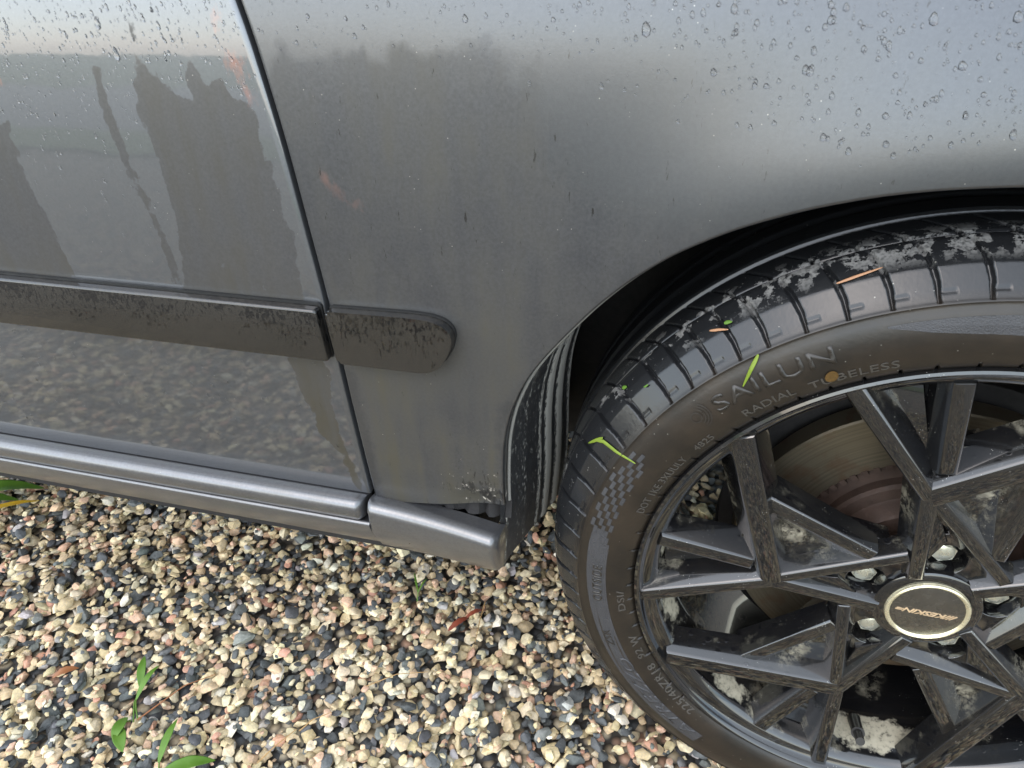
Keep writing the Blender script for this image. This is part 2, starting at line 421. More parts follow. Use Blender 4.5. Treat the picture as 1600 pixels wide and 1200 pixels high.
DRY_FENDER = [[(-0.5098, 0.7194), (-0.5023, 0.7301), (-0.5002, 0.736), (-0.4941, 0.7352), (-0.491, 0.7283), (-0.4665, 0.7277), (-0.4596, 0.7335), (-0.4394, 0.7336), (-0.4319, 0.728), (-0.4221, 0.7273), (-0.4195, 0.7356), (-0.4097, 0.7363), (-0.3987, 0.7323), (-0.3797, 0.7336), (-0.3544, 0.7373), (-0.338, 0.7302), (-0.3258, 0.7083), (-0.3175, 0.6933), (-0.3046, 0.6741), (-0.2957, 0.6541), (-0.2697, 0.6433), (-0.244, 0.6328), (-0.2185, 0.6233), (-0.2497, 0.597), (-0.2794, 0.5644), (-0.355, 0.469), (-0.358, 0.3637), (-0.4491, 0.3361), (-0.4769, 0.3426), (-0.4771, 0.3707), (-0.4758, 0.4159), (-0.479, 0.4502), (-0.4804, 0.4827), (-0.4843, 0.4948), (-0.4919, 0.5476), (-0.4931, 0.5817), (-0.4983, 0.6039), (-0.4981, 0.6362), (-0.502, 0.6463), (-0.5035, 0.6622), (-0.5072, 0.6776), (-0.5081, 0.6905), (-0.512, 0.7034)]]
RUST_DOOR = [[(-0.5435, 0.7584), (-0.5402, 0.7535), (-0.5442, 0.7451), (-0.5464, 0.7502)], [(-0.5433, 0.7349), (-0.5274, 0.728), (-0.5249, 0.6994), (-0.5294, 0.6993), (-0.5372, 0.7138), (-0.5428, 0.7279)], [(-0.7454, 0.7126), (-0.741, 0.7117), (-0.7419, 0.7097), (-0.7472, 0.7086)]]
RUST_FENDER = [[(-0.484, 0.6589), (-0.4745, 0.6495), (-0.4511, 0.6284), (-0.4536, 0.6262), (-0.4762, 0.6393)]]
ARCH = [(-0.0446, 0.6701), (-0.0972, 0.6643), (-0.1335, 0.6557), (-0.1721, 0.6431), (-0.213, 0.6242), (-0.2438, 0.604), (-0.2721, 0.5783), (-0.2895, 0.5591), (-0.3098, 0.5331), (-0.3264, 0.5123), (-0.34, 0.4861), (-0.3522, 0.4495), (-0.3561, 0.4036), (-0.3566, 0.3562)]
SEAM = [(-0.5229, 0.7632), (-0.5079, 0.6793), (-0.4943, 0.5468), (-0.4924, 0.4987), (-0.4844, 0.3492)]
MOULD_END = [(-0.4877, 0.5494), (-0.4203, 0.5503), (-0.4047, 0.5497), (-0.3947, 0.547), (-0.3885, 0.5417), (-0.3865, 0.5347), (-0.3894, 0.5243), (-0.395, 0.5138), (-0.4026, 0.5058), (-0.4121, 0.5022), (-0.4258, 0.5022), (-0.4846, 0.5037)]
FEND_BOT = [(-0.4769, 0.3426), (-0.4414, 0.346), (-0.3969, 0.3515), (-0.3543, 0.3543)]

# ------------------------------------------------------------------ body surface
def body_y(x, z):
    """outer skin of the car side; x forward, z up, y into the car"""
    x = np.asarray(x, float); z = np.asarray(z, float)
    z0 = .48
    y = np.where(z > z0, .11 * (z - z0) ** 2, .12 * (z0 - z) ** 2)
    y = y + np.where(z > .80, 3.2 * np.clip(z - .80, 0, 1) ** 2, 0)
    w2 = np.clip((x + .50) / .30, 0, 1); w2 = w2 * w2 * (3 - 2 * w2)
    y = y + (.07 + .09 * w2) * .5 * (z - .748 + np.sqrt((z - .748) ** 2 + .022 ** 2))      # shoulder leaning in above the crease
    dx = x - .01; dz = z - .315
    r = np.hypot(dx, dz); th = np.degrees(np.arctan2(dz, dx))
    th = np.where(dx > 0, 180 - th, th)
    w = np.clip((158 - th) / 60, 0, 1); w = w * w * (3 - 2 * w); w = np.where(th < 0, 0, w)
    d = np.clip(r - .365, -.02, 1)
    fl = .012 * w * np.exp(-(d / .068) ** 2)
    return y - np.where(x > -.47, fl, 0)

_sm = np.array(sorted(SEAM, key=lambda q: q[1]))
seam_z = np.r_[.30, _sm[:, 1], .95]
seam_xs = np.r_[_sm[0, 0] + .003, _sm[:, 0], _sm[-1, 0] - .075]
def seam_x(z):
    zz = np.asarray(z, float); acc = 0
    for o in (-.03, -.015, 0, .015, .03):      # smoothed
        acc = acc + np.interp(zz + o, seam_z, seam_xs)
    return acc / 5

car = empty("car", (0, 0, 0))
tag(car, "dark grey car with wet streaked paint and black alloy wheel parked on gravel", "car")

# ---- ground
ground = mesh_obj("ground", [(-60, -60, -.012), (60, -60, -.012), (60, 60, -.012), (-60, 60, -.012)], [(0, 1, 2, 3)], MAT["ground"], smooth=False)
tag(ground, kind="structure")

# ---- door
def panel_attr(P, dry_polys, rust_polys, extra=None):
    d = np.full(len(P), -1.0)
    for q in dry_polys: d = np.maximum(d, poly_sdf(P, q))
    if extra is not None: d = np.maximum(d, extra)
    r = np.full(len(P), -1.0)
    for q in rust_polys: r = np.maximum(r, poly_sdf(P, q))
    return {"dry": ('FLOAT', np.clip(d, -.05, .05)), "rust": ('FLOAT', np.clip(r, -.05, .05))}

NZ, NX = 190, 260
zs = np.concatenate([np.linspace(.352, .82, NZ - 20), np.linspace(.825, .95, 20)])
xt = np.linspace(0, 1, NX) ** 0.8
GAP = .0030
X = -1.9 + (seam_x(zs)[:, None] - GAP + 1.9) * xt[None, :]
Z = np.repeat(zs[:, None], NX, 1)
Y = body_y(X, Z)
# fold the leading edge and the lower edge inward
fold = np.array([(.0004, .0018), (.0006, .012)])
Xf = np.stack([X[:, -1] + .0010, X[:, -1] + .0012], 1); Yf = np.stack([Y[:, -1] + .0014, Y[:, -1] + .016], 1)
X = np.concatenate([X, Xf], 1); Y = np.concatenate([Y, Yf], 1); Z = np.concatenate([Z, Z[:, -2:]], 1)
P2 = np.stack([X.ravel(), Z.ravel()], 1)
door = mesh_obj("door", np.stack([X, Y, Z], -1).reshape(-1, 3), grid_faces(X.shape[0], X.shape[1]), MAT["door"], car,
                attrs=panel_attr(P2, DRY_DOOR, RUST_DOOR))
door["label"] = "front door skin, wet with drained dark patches"

# ---- front fender: grid from the arch edge out to seam / top / front
arch = np.array(ARCH)[::-1]                            # lower left -> top
left = [(-.3570, .3605)] + [tuple(a) for a in arch[1:]]
mir = [(.02 - a, b) for a, b in left[::-1]]
apts = np.array(left + [(.01, .6725)] + mir)
seg = np.r_[0, np.cumsum(np.hypot(*np.diff(apts, axis=0).T))]
NU, NV = 300, 130
def smooth1(a, k=7):
    pad = np.r_[2 * a[0] - a[1:k + 1][::-1], a, 2 * a[-1] - a[-k - 1:-1][::-1]]
    return np.convolve(pad, np.ones(2 * k + 1) / (2 * k + 1), 'valid')
s = np.linspace(0, seg[-1], NU)
ax = smooth1(np.interp(s, seg, apts[:, 0])); az = smooth1(np.interp(s, seg, apts[:, 1]))
# outer boundary
ob = [(float(seam_x(z)) + GAP, z) for z in np.linspace(.3445, .95, 40)] + [(.62, .95), (.62, .35)]
ob = np.array(ob); so = np.r_[0, np.cumsum(np.hypot(*np.diff(ob, axis=0).T))]
# corner correspondences (arch arc length fraction -> outer fraction)
f_in = np.array([0, .36, .70, 1.0]); f_out = np.array([0, so[39], so[40], so[41]]) / so[-1]
t = np.interp(s / seg[-1], f_in, f_out) * so[-1]
bx, bz = np.interp(t, so, ob[:, 0]), np.interp(t, so, ob[:, 1])
v = np.linspace(0, 1, NV)[None, :] ** 1.15
X = ax[:, None] * (1 - v) + bx[:, None] * v
Z = az[:, None] * (1 - v) + bz[:, None] * v
# bottom edge line: rises towards the arch where the skirt has come away
bw = np.exp(-(np.arange(NU) / 6.0) ** 2)[:, None]
Y = body_y(X, Z)
dent = .006 * np.exp(-((X + .375) / .03) ** 2 - ((Z - .36) / .018) ** 2)
Y = Y + dent
# rolled lip at the arch, fold at the seam
cx, cz = .01, .34
nx, nz = ax - cx, az - cz; L = np.hypot(nx, nz); nx /= L; nz /= L
lipX = np.stack([ax - nx * .0, ax - nx * .0012, ax - nx * .0012], 1)
lipZ = np.stack([az - nz * .0, az - nz * .0012, az - nz * .0012], 1)
lipY = np.stack([Y[:, 0] + .022, Y[:, 0] + .018, Y[:, 0] + .0018], 1)
fX = np.stack([X[:, -1] - .0010, X[:, -1] - .0012], 1); fY = np.stack([Y[:, -1] + .0014, Y[:, -1] + .016], 1)
fZ = np.stack([Z[:, -1]] * 2, 1)
X = np.concatenate([lipX, X, fX], 1); Y = np.concatenate([lipY, Y, fY], 1); Z = np.concatenate([lipZ, Z, fZ], 1)
P2 = np.stack([X.ravel(), Z.ravel()], 1)
at = panel_attr(P2, DRY_FENDER, RUST_FENDER)
kx = np.clip((P2[:, 0] + .42) / .12, 0, 1); kx = kx * kx * (3 - 2 * kx)
at["dry"] = ('FLOAT', at["dry"][1] * (1 - .72 * kx))
fender = mesh_obj("front_fender", np.stack([X, Y, Z], -1).reshape(-1, 3), grid_faces(X.shape[0], X.shape[1]), MAT["fender"], car, attrs=at)
fender["label"] = "front fender skin with wheel arch"

# black backing strip behind the door seam, standing in for shade in the gap
zz = np.linspace(.33, .95, 40); xx = seam_x(zz); yy = body_y(xx, zz)
V = []; F = []
for i in range(40):
    V += [(xx[i] - .012, yy[i] + .012, zz[i]), (xx[i] + .012, yy[i] + .012, zz[i])]
    if i: F.append((2 * i - 2, 2 * i - 1, 2 * i + 1, 2 * i))
mesh_obj("seam_shade", V, F, MAT["black"], car)

# ---- mouldings
def round_poly(pts, r, n=5):
    out = []
    m = len(pts)
    for i in range(m):
        a, b, c = np.array(pts[i - 1]), np.array(pts[i]), np.array(pts[(i + 1) % m])
        d1 = (a - b); d2 = (c - b); l1, l2 = np.linalg.norm(d1), np.linalg.norm(d2)
        rr = min(r, l1 * .4, l2 * .4)
        p1, p2 = b + d1 / l1 * rr, b + d2 / l2 * rr
        for t in np.linspace(0, 1, n):
            out.append(tuple((1 - t) ** 2 * p1 + 2 * t * (1 - t) * b + t * t * p2))
    return out
ZT, ZB = .5490, .5020
bm = bmesh.new()
pts = [(-1.9, ZT - .001), (float(seam_x(ZT)) - .004, ZT), (float(seam_x(ZB)) - .0035, ZB), (-1.9, ZB - .002)]
prism(bm, round_poly(pts, .0035, 4), -.0115, .006, .0048, 4)
bm_obj("moulding", bm, MAT["mould"], door, True, 60)
bm = bmesh.new()
pts = [(float(seam_x(ZT)) + .0035, ZT), (-.4203, .5505), (-.4047, .5497), (-.3947, .547), (-.3885, .5417), (-.3865, .5347), (-.3894, .5243), (-.395, .5138),
       (-.4026, .5058), (-.4121, .5022), (-.4258, .5020), (float(seam_x(ZB)) + .0045, ZB)]
prism(bm, round_poly(round_poly(pts, .004, 3), .002, 2), -.0112, .006, .0040, 3)
bm_obj("moulding_end", bm, MAT["mould"], fender, True, 60)
# thin black plate behind each moulding, drawing a shadow line round it
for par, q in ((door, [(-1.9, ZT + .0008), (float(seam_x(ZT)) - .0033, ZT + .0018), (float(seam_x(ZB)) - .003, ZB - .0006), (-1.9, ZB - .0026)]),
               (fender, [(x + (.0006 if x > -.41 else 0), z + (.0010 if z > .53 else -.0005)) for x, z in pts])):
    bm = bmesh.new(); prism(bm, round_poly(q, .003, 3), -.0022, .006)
    bm_obj("moulding_shadow", bm, MAT["black"], par)

# ---- sills: profile swept along x
def sweep(name, prof, xs, mat, parent, fx=None, cap=True):
    prof = np.array(prof, float); nx, npf = len(xs), len(prof)
    V = np.zeros((nx, npf, 3))
    for i, x in enumerate(xs):
        V[i, :, 0] = x; V[i, :, 1:] = prof
        if fx: V[i] = fx(x, V[i])
    faces = [tuple(f) for f in grid_faces(nx, npf)]
    if cap:
        faces.append(tuple(range(npf))); faces.append(tuple((nx - 1) * npf + k for k in range(npf))[::-1])
    VV = V.reshape(-1, 3)
    n = len(VV)
    o = mesh_obj(name, VV, faces, mat, parent, attrs={"dry": ('FLOAT', np.full(n, .02)), "rust": ('FLOAT', np.full(n, -.05))})
    o.data.set_sharp_from_angle(angle=R(50))
    return o
def arc(cy, cz, r, a0, a1, n):
    return [(cy + r * math.cos(R(a)), cz + r * math.sin(R(a))) for a in np.linspace(a0, a1, n)]
# door trim roll (moves with the door)
roll = [(.010, .3492), (.0025, .3505), (-.004, .3535)] + arc(-.0095, .3455, .0085, 85, 190, 10) + [(-.0168, .338), (-.0142, .3318), (-.011, .3302), (.004, .330)]
xs = np.r_[np.linspace(-1.9, -.50, 60), np.linspace(-.497, -.4893, 8)]
def roll_end(x, V):
    k = max(0, (x + .497) / .0077)
    V = V.copy(); s_ = 1 - .55 * k * k
    V[:, 1] = .010 + (V[:, 1] - .010) * (1 - .25 * k ** 3); V[:, 2] = .3425 + (V[:, 2] - .3425) * (1 - .18 * k ** 3)
    return V
sweep("lower_trim", roll, xs, MAT["skirt"], door, roll_end)
# side skirt below the door
low = [(.006, .3275), (-.0105, .3285)] + arc(-.0118, .3262, .0030, 80, 200, 7) + [(-.0128, .318), (-.0065, .304), (.0010, .2915), (.0050, .2865), (.009, .2840), (.060, .262)]
skirt = sweep("side_skirt", low, np.linspace(-1.9, -.484, 50), MAT["skirt"], car)
# fender end of the skirt: full height, its top edge sprung away from the fender
full = [(.012, .3475), (.003, .3500), (-.004, .3525)] + arc(-.0085, .3440, .0092, 85, 195, 12) + [(-.0172, .335), (-.0130, .318), (-.0055, .301), (.0025, .2865), (.0065, .2820), (.011, .2795), (.060, .258)]
def full_fx(x, V):
    V = V.copy(); k = np.clip((x + .484) / .127, 0, 1)
    up = V[:, 2] > .30
    V[:, 1] -= .010 * k * k * np.clip((V[:, 2] - .27) / .08, 0, 1)
    V[:, 2] -= .008 * k * np.clip((V[:, 2] - .27) / .08, 0, 1) + .006 * k * (1 - np.clip((V[:, 2] - .275) / .05, 0, 1))
    e = np.clip((x + .363) / .007, 0, 1)
    V[:, 1] += .006 * e ** 3 * (V[:, 1] < .01); V[:, 2] -= .004 * e ** 3 * (V[:, 2] > .33)
    V[:, 0] -= np.clip((x + .42) / .06, 0, 1) * np.clip(.345 - V[:, 2], 0, 1) * .10
    e2 = np.clip((-.479 - x) / .005, 0, 1)
    V[:, 1] += .004 * e2 ** 2 * (V[:, 1] < .005) * (V[:, 2] > .33)
    return V
sweep("skirt_end", full, np.r_[np.linspace(-.4835, -.479, 6), np.linspace(-.474, -.366, 30), np.linspace(-.364, -.3555, 9)], MAT["skirt"], skirt, full_fx)
# torn dark cavity behind the sprung skirt
bm = bmesh.new()
rr = random.Random(3)
n = 26; rows = []
for i in range(n):
    x = -.478 + i * (.478 - .352) / (n - 1)
    rows.append([bm.verts.new((x, .014 + rr.uniform(-.004, .004), .366)), bm.verts.new((x, .016 + rr.uniform(-.006, .004), .356 + rr.uniform(-.003, .003))), bm.verts.new((x, .010 + rr.uniform(-.003, .003), .342))])
for a, b in zip(rows, rows[1:]):
    for k in range(2): bm.faces.new((a[k], b[k], b[k + 1], a[k + 1]))
bm_obj("sill_cavity", bm, MAT["under"], car, True)

# ---- wheel arch liner with mud-caked ribs
LNU, LNV = 150, 110
tt = np.linspace(0, 1, LNU)
# path along the arch, slightly inside the lip, continued straight down to z=.252
path = np.concatenate([np.array([(-.3660, .2760), (-.3645, .29), (-.3620, .31), (-.3600, .34)]),
                       np.stack([ax - nx * -.004, az - nz * -.004], 1)[6:-6:6],
                       np.array([(.381, .34), (.383, .31), (.385, .28), (.387, .25)])])
ps = np.r_[0, np.cumsum(np.hypot(*np.diff(path, axis=0).T))]
px_, pz_ = np.interp(tt * ps[-1], ps, path[:, 0]), np.interp(tt * ps[-1], ps, path[:, 1])
px_, pz_ = smooth1(px_, 3), smooth1(pz_, 3)
d = np.r_[np.linspace(0, .17, 80), np.linspace(.175, .34, 30)]
ribs = np.zeros(len(d))
for c, w_, h in ((.012, .0035, .35), (.050, .005, .15), (.082, .004, .5), (.101, .008, 1.0), (.126, .008, .95), (.150, .004, .6)):
    ribs = np.maximum(ribs, h * np.exp(-((d - c) / w_) ** 4))
cxl, czl = .01, .33
lx, lz = cxl - px_, czl - pz_; L = np.hypot(lx, lz); lx /= L; lz /= L
taper = np.interp(pz_, [.25, .45, .55], [1, 1, 0])
shift = np.interp(d, [0, .15, .34], [0, .032, .0])
off = ribs * .0018
XX = px_[:, None] + lx[:, None] * (off + shift)[None, :]
ZZ = pz_[:, None] + lz[:, None] * (off)[None, :] - np.clip((.345 - pz_) / .06, 0, 1)[:, None] * np.minimum(d, .16)[None, :] * .12
YY = np.repeat((d + .004)[None, :], LNU, 0) + (body_y(px_, pz_) * np.interp(pz_, [.3, .4], [0, 1]))[:, None] * np.clip(1 - d / .1, 0, 1)[None, :]
mud = (np.interp(d, [0, .12, .16, .17], [1, 1, 1, 0])[None, :] * np.interp(pz_, [.25, .50, .54], [1, 1, 0])[:, None])
liner = mesh_obj("arch_liner", np.stack([XX, YY, ZZ], -1).reshape(-1, 3), grid_faces(LNU, len(d)), MAT["liner"], car,
                 attrs={"rib": ('FLOAT', np.repeat(ribs[None, :], LNU, 0)), "mud": ('FLOAT', mud)})
# liner bead showing under the lip
bx_, bz_ = ax - nx * .003, az - nz * .003
V = []; F = []
by = body_y(ax, az)
for i in range(NU):
    for k in range(6):
        a = k * math.pi / 3
        V.append((bx_[i] + nx[i] * .0016 * math.cos(a), by[i] + .013 + .0016 * math.sin(a), bz_[i] + nz[i] * .0016 * math.cos(a)))
    if i:
        for k in range(6): F.append(((i - 1) * 6 + k, (i - 1) * 6 + (k + 1) % 6, i * 6 + (k + 1) % 6, i * 6 + k))
mesh_obj("lip_bead", V, F, MAT["liner"], car, attrs={"rib": ('FLOAT', np.full(len(V), .9)), "mud": ('FLOAT', np.full(len(V), .4))})

# ---- underbody, inner bulkheads
def box(name, a, b, mat, parent):
    bm = bmesh.new()
    bmesh.ops.create_cube(bm, size=1, matrix=Matrix.Translation(((a[0] + b[0]) / 2, (a[1] + b[1]) / 2, (a[2] + b[2]) / 2)) @ Matrix.Diagonal((b[0] - a[0], b[1] - a[1], b[2] - a[2], 1)))
    return bm_obj(name, bm, mat, parent)
box("underbody", (-1.9, .055, .225), (-.40, 1.55, .40), MAT["under"], car)
box("inner_wing", (-.42, .345, .20), (.62, 1.2, .93), MAT["under"], car)
box("door_core", (-1.9, .075, .40), (-.50, .9, .90), MAT["under"], car)
box("front_core", (.40, .03, .25), (.62, .35, .60), MAT["under"], car)

# ------------------------------------------------------------------ wheel (local frame: x forward, y into the car, z up)
wheel = empty("wheel", (0, 0, WHEEL_Z), car)
wheel.rotation_euler = (0, 0, STEER)

def pol(a, r):      # degrees, millimetres
    return np.array([math.cos(R(a)) * r / 1000, math.sin(R(a)) * r / 1000])

rim = lathe("rim", [(.2345, .012), (.2366, .004), (.2368, -.0005), (.2357, -.0030), (.2336, -.0038), (.2318, -.0028), (.2306, .0000), (.2298, .0035), (.2280, .0052), (.2235, .0068), (.2195, .0095), (.2172, .0135),
                       (.2163, .0165), (.2155, .021), (.2142, .0245), (.213, .028), (.2115, .034), (.210, .040), (.2085, .045), (.2072, .052), (.206, .060), (.2045, .075), (.203, .12), (.206, .18), (.216, .205), (.23, .215)], MAT["wheel"], wheel, 200, True, 45)
paste = np.zeros(len(rim.data.vertices), np.float32)
co = np.array([v.co[:] for v in rim.data.vertices]); rr_ = np.hypot(co[:, 0], co[:, 2])
paste = ((rr_ < .219) & (co[:, 1] < .08)).astype(np.float32)
aa = np.degrees(np.arctan2(co[:, 2], co[:, 0])) % 360
def win(a0, a1, y0, y1):
    return np.clip(1 - np.abs(aa - (a0 + a1) / 2) / ((a1 - a0) / 2), 0, 1) ** .5 * np.clip(1 - np.abs(co[:, 1] - (y0 + y1) / 2) / ((y1 - y0) / 2), 0, 1) ** .5
inner = rr_ < .2185
pv = np.where(inner, np.maximum.reduce([win(188, 207, .012, .052), win(170, 181, .012, .045), win(252, 292, .012, .060), win(222, 240, .012, .045)]), 0)
rim.data.attributes.new("patch", 'FLOAT', 'POINT').data.foreach_set("value", pv.astype(np.float32))
rim.data.attributes.new("paste", 'FLOAT', 'POINT').data.foreach_set("value", paste)

def bar(bm, P0, P1, w0, w1, d0, d1, h0, h1, fl=(.006, .006), bev=.0016, fr1=None):
    """tapered beam from P0 to P1 in the wheel plane: front face width w at depth d, flared back at depth d+h"""
    P0, P1 = np.array(P0), np.array(P1)
    t = (P1 - P0) / np.linalg.norm(P1 - P0); nrm = np.array([-t[1], t[0]])
    fl1 = fr1 or fl
    vs = []
    for P, w, d_, h, f in ((P0, w0, d0, h0, fl), (P1, w1, d1, h1, fl1)):
        for (off, dd) in ((w / 2, d_), (-w / 2, d_), (-w / 2 - f[1], d_ + h), (w / 2 + f[0], d_ + h)):
            q = P + nrm * off
            vs.append(bm.verts.new((q[0], dd, q[1])))
    a, b = vs[:4], vs[4:]
    fs = [bm.faces.new((a[0], a[1], b[1], b[0]))]
    for i in range(1, 4):
        fs.append(bm.faces.new((a[i], a[(i + 1) % 4], b[(i + 1) % 4], b[i])))
    bm.faces.new(a[::-1]); bm.faces.new(b)
    if bev: bmesh.ops.bevel(bm, geom=list(fs[0].edges), offset=bev, segments=3, profile=.5, affect='EDGES', clamp_overlap=True)

def plate(bm, pts, d, th, bev=.0):
    prism(bm, [tuple(p) for p in pts], d, d + th, bev, 2)

J0 = 175.5
def spoke_mesh():
    bm = bmesh.new()
    J = pol(0, 126)
    bar(bm, pol(0, 121), pol(12.2, 231), .0105, .0125, .0040, .0012, .032, .026, (.006, .012), .0028)
    bar(bm, pol(1, 122), pol(-38.8, 229), .0165, .0180, .0040, .0012, .032, .026, (.013, .009), .0028)
    bar(bm, pol(-4.5, 141), pol(-5, 221), .0115, .0130, .0085, .0060, .028, .022, (.009, .009), .0026)
    bar(bm, pol(-1, 123), pol(-60, 62), .0095, .0090, .0045, .0078, .026, .014, (.006, .010), .0022)
    bar(bm, pol(0, 124), pol(13.5, 37), .0118, .0100, .0040, .0082, .026, .014, (.008, .008), .0024)
    bar(bm, pol(-28.5, 166), pol(-40, 72), .0125, .0110, .0110, .0082, .028, .020, (.004, .022), .0026)
    # webs lying deeper between the beams
    plate(bm, [pol(2, 118), pol(-16, 140), pol(-30, 120), pol(-42, 84), pol(-52, 68), pol(-30, 80)], .0230, .018, .002)
    plate(bm, [pol(2, 128), pol(9, 205), pol(6, 212), pol(0, 214), pol(0, 160), pol(-6, 152), pol(-14, 160), pol(-11, 140)], .0260, .018, .002)
    # wedge with raised edge between the two inner arms
    plate(bm, [pol(-3, 112), pol(-6, 92), pol(-11, 74), pol(14, 41), pol(4, 78)], .0125, .014, .0012)
    return bm

proto = None
for k in range(5):
    a = J0 - 72 * k
    if proto is None:
        o = bm_obj("spoke", spoke_mesh(), MAT["wheel"], wheel, True, 30)
        proto = o
        vv = np.array([v.co[:] for v in o.data.vertices]); rad = np.hypot(vv[:, 0], vv[:, 2])
        o.data.attributes.new("paste", 'FLOAT', 'POINT').data.foreach_set("value", ((vv[:, 1] > .016)).astype(np.float32))
    else:
        o = proto.copy(); COL.objects.link(o); o.parent = wheel
    o.rotation_euler = (0, -R(a), 0)

# hub plate with bolt holes (2D curve filled, with holes)
def curve_plate(name, outline, holes, d, th, bev, mat, parent):
    cu = bpy.data.curves.new(name, 'CURVE'); cu.dimensions = '2D'; cu.fill_mode = 'BOTH'
    cu.extrude = th / 2; cu.bevel_depth = bev; cu.bevel_resolution = 2
    for pts in [outline] + holes:
        sp = cu.splines.new('POLY'); sp.points.add(len(pts) - 1); sp.use_cyclic_u = True
        for p_, q in zip(sp.points, pts): p_.co = (q[0], q[1], 0, 1)
    ob = bpy.data.objects.new("tmp", cu); COL.objects.link(ob)
    dg = bpy.context.evaluated_depsgraph_get()
    me = bpy.data.meshes.new_from_object(ob.evaluated_get(dg))
    bpy.data.objects.remove(ob)
    me.transform(Matrix.Rotation(R(90), 4, 'X'))          # curve z -> -y
    me.transform(Matrix.Translation((0, d + th / 2, 0)))
    me.name = name; me.materials.clear(); me.materials.append(mat)
    me.polygons.foreach_set("use_smooth", np.full(len(me.polygons), True)); me.set_sharp_from_angle(angle=R(30))
    return link(bpy.data.objects.new(name, me), parent)
out = []
for i in range(60):
    a = i * 6
    out.append(pol(a, 74 + 6 * math.cos(R(5 * (a - J0 + 18)))))
holes = []
for k in range(5):
    c = pol(J0 - 15.5 - 72 * k, 52.5)
    holes.append([c + np.array([math.cos(q), math.sin(q)]) * .0162 for q in np.linspace(0, 2 * math.pi, 28, endpoint=False)])
curve_plate("hub_plate", out, holes, .0165, .012, .0009, MAT["wheel"], wheel)
lathe("hub_boss", [(.0, .0100), (.0325, .0100), (.0385, .0104), (.0405, .0118), (.0425, .0200), (.0425, .030)], MAT["wheel"], wheel, 64, True, 40)
# bolts in dark wells
for k in range(5):
    c = pol(J0 - 15.5 - 72 * k, 52.5)
    bm = bmesh.new()
    bmesh.ops.create_cone(bm, cap_ends=False, segments=28, radius1=.0166, radius2=.0150, depth=.030, matrix=Matrix.Translation((c[0], .040, c[1])) @ Matrix.Rotation(R(-90), 4, 'X'))
    bmesh.ops.create_circle(bm, cap_ends=True, segments=28, radius=.0168, matrix=Matrix.Translation((c[0], .054, c[1])) @ Matrix.Rotation(R(90), 4, 'X'))
    bm_obj("bolt_well", bm, MAT["barrel"], wheel, True, 40)
    bm = bmesh.new()
    rot = Matrix.Rotation(random.uniform(0, 1), 4, 'Y')
    T = Matrix.Translation((c[0], 0, c[1])) @ rot
    bmesh.ops.create_cone(bm, cap_ends=True, segments=6, radius1=.0098, radius2=.0098, depth=.018, matrix=T @ Matrix.Translation((0, .033, 0)) @ Matrix.Rotation(R(90), 4, 'X'))
    bmesh.ops.create_uvsphere(bm, u_segments=12, v_segments=6, radius=.0085, matrix=T @ Matrix.Translation((0, .0245, 0)) @ Matrix.Diagonal((1, .35, 1, 1)))
    bmesh.ops.create_cone(bm, cap_ends=True, segments=20, radius1=.0125, radius2=.0115, depth=.004, matrix=T @ Matrix.Translation((0, .041, 0)) @ Matrix.Rotation(R(90), 4, 'X'))
    bm_obj("wheel_bolt", bm, MAT["steel"], wheel, True, 30)
# centre cap
cap = lathe("centre_cap", [(.0, .0085), (.0285, .0085), (.0292, .0090)], MAT["cap"], wheel, 64)
lathe("cap_ring", [(.0275, .0088), (.0283, .0075), (.0300, .0068), (.0312, .0076), (.0318, .0098)], MAT["capring"], wheel, 72)

def text_mesh(body, size=1.0, spacing=1.0, shear=0.0, extrude=0.0, bold=0.0):
    cu = bpy.data.curves.new("t", 'FONT'); cu.body = body; cu.size = size; cu.space_character = spacing
    cu.shear = shear; cu.align_x = 'CENTER'; cu.align_y = 'CENTER'; cu.resolution_u = 3; cu.extrude = extrude; cu.offset = bold
    ob = bpy.data.objects.new("t", cu); COL.objects.link(ob)
    dg = bpy.context.evaluated_depsgraph_get()
    me = bpy.data.meshes.new_from_object(ob.evaluated_get(dg))
    bpy.data.objects.remove(ob); bpy.data.curves.remove(cu)
    return me

# cap emblem: slanted wordmark, turned upside down with the wheel
me = text_mesh("///KESKIN=", .0078, 0.92, 0.35, 0.0003, 0.0001)
co = np.zeros(len(me.vertices) * 3, np.float32); me.vertices.foreach_get("co", co); co = co.reshape(-1, 3)
ext = co[:, 0].max() - co[:, 0].min()
sx = .0465 / ext; szz = .85
new = np.stack([-co[:, 0] * sx, .0081 - co[:, 2], -co[:, 1] * szz - .0012], 1)
ang = R(-3)
new = np.stack([new[:, 0] * math.cos(ang) - new[:, 2] * math.sin(ang), new[:, 1], new[:, 0] * math.sin(ang) + new[:, 2] * math.cos(ang)], 1)
me.vertices.foreach_set("co", new.astype(np.float32).ravel()); me.flip_normals(); me.update()
me.materials.clear(); me.materials.append(MAT["capletter"])
link(bpy.data.objects.new("cap_lettering", me), wheel)

# brake disc, hat, toothed ring, hub
lathe("brake_disc", [(.099, .083), (.101, .0745), (.1505, .0740), (.1520, .0755), (.1520, .096), (.09, .096)], MAT["disc"], wheel, 120, True, 30)
lathe("disc_hat", [(.0, .050), (.066, .050), (.0685, .053), (.071, .064), (.0725, .066), (.082, .067), (.0845, .070), (.0845, .079), (.099, .081), (.1, .09)], MAT["rust"], wheel, 96, True, 30)
bm = bmesh.new()
for i in range(64):
    a = i * 360 / 64
    c = pol(a, 99); Mx = Matrix.Translation((c[0], .0785, c[1])) @ Matrix.Rotation(-R(a), 4, 'Y')
    bmesh.ops.create_cube(bm, size=1, matrix=Mx @ Matrix.Diagonal((.006, .009, .0048, 1)))
bm_obj("toothed_ring", bm, MAT["rust"], wheel)
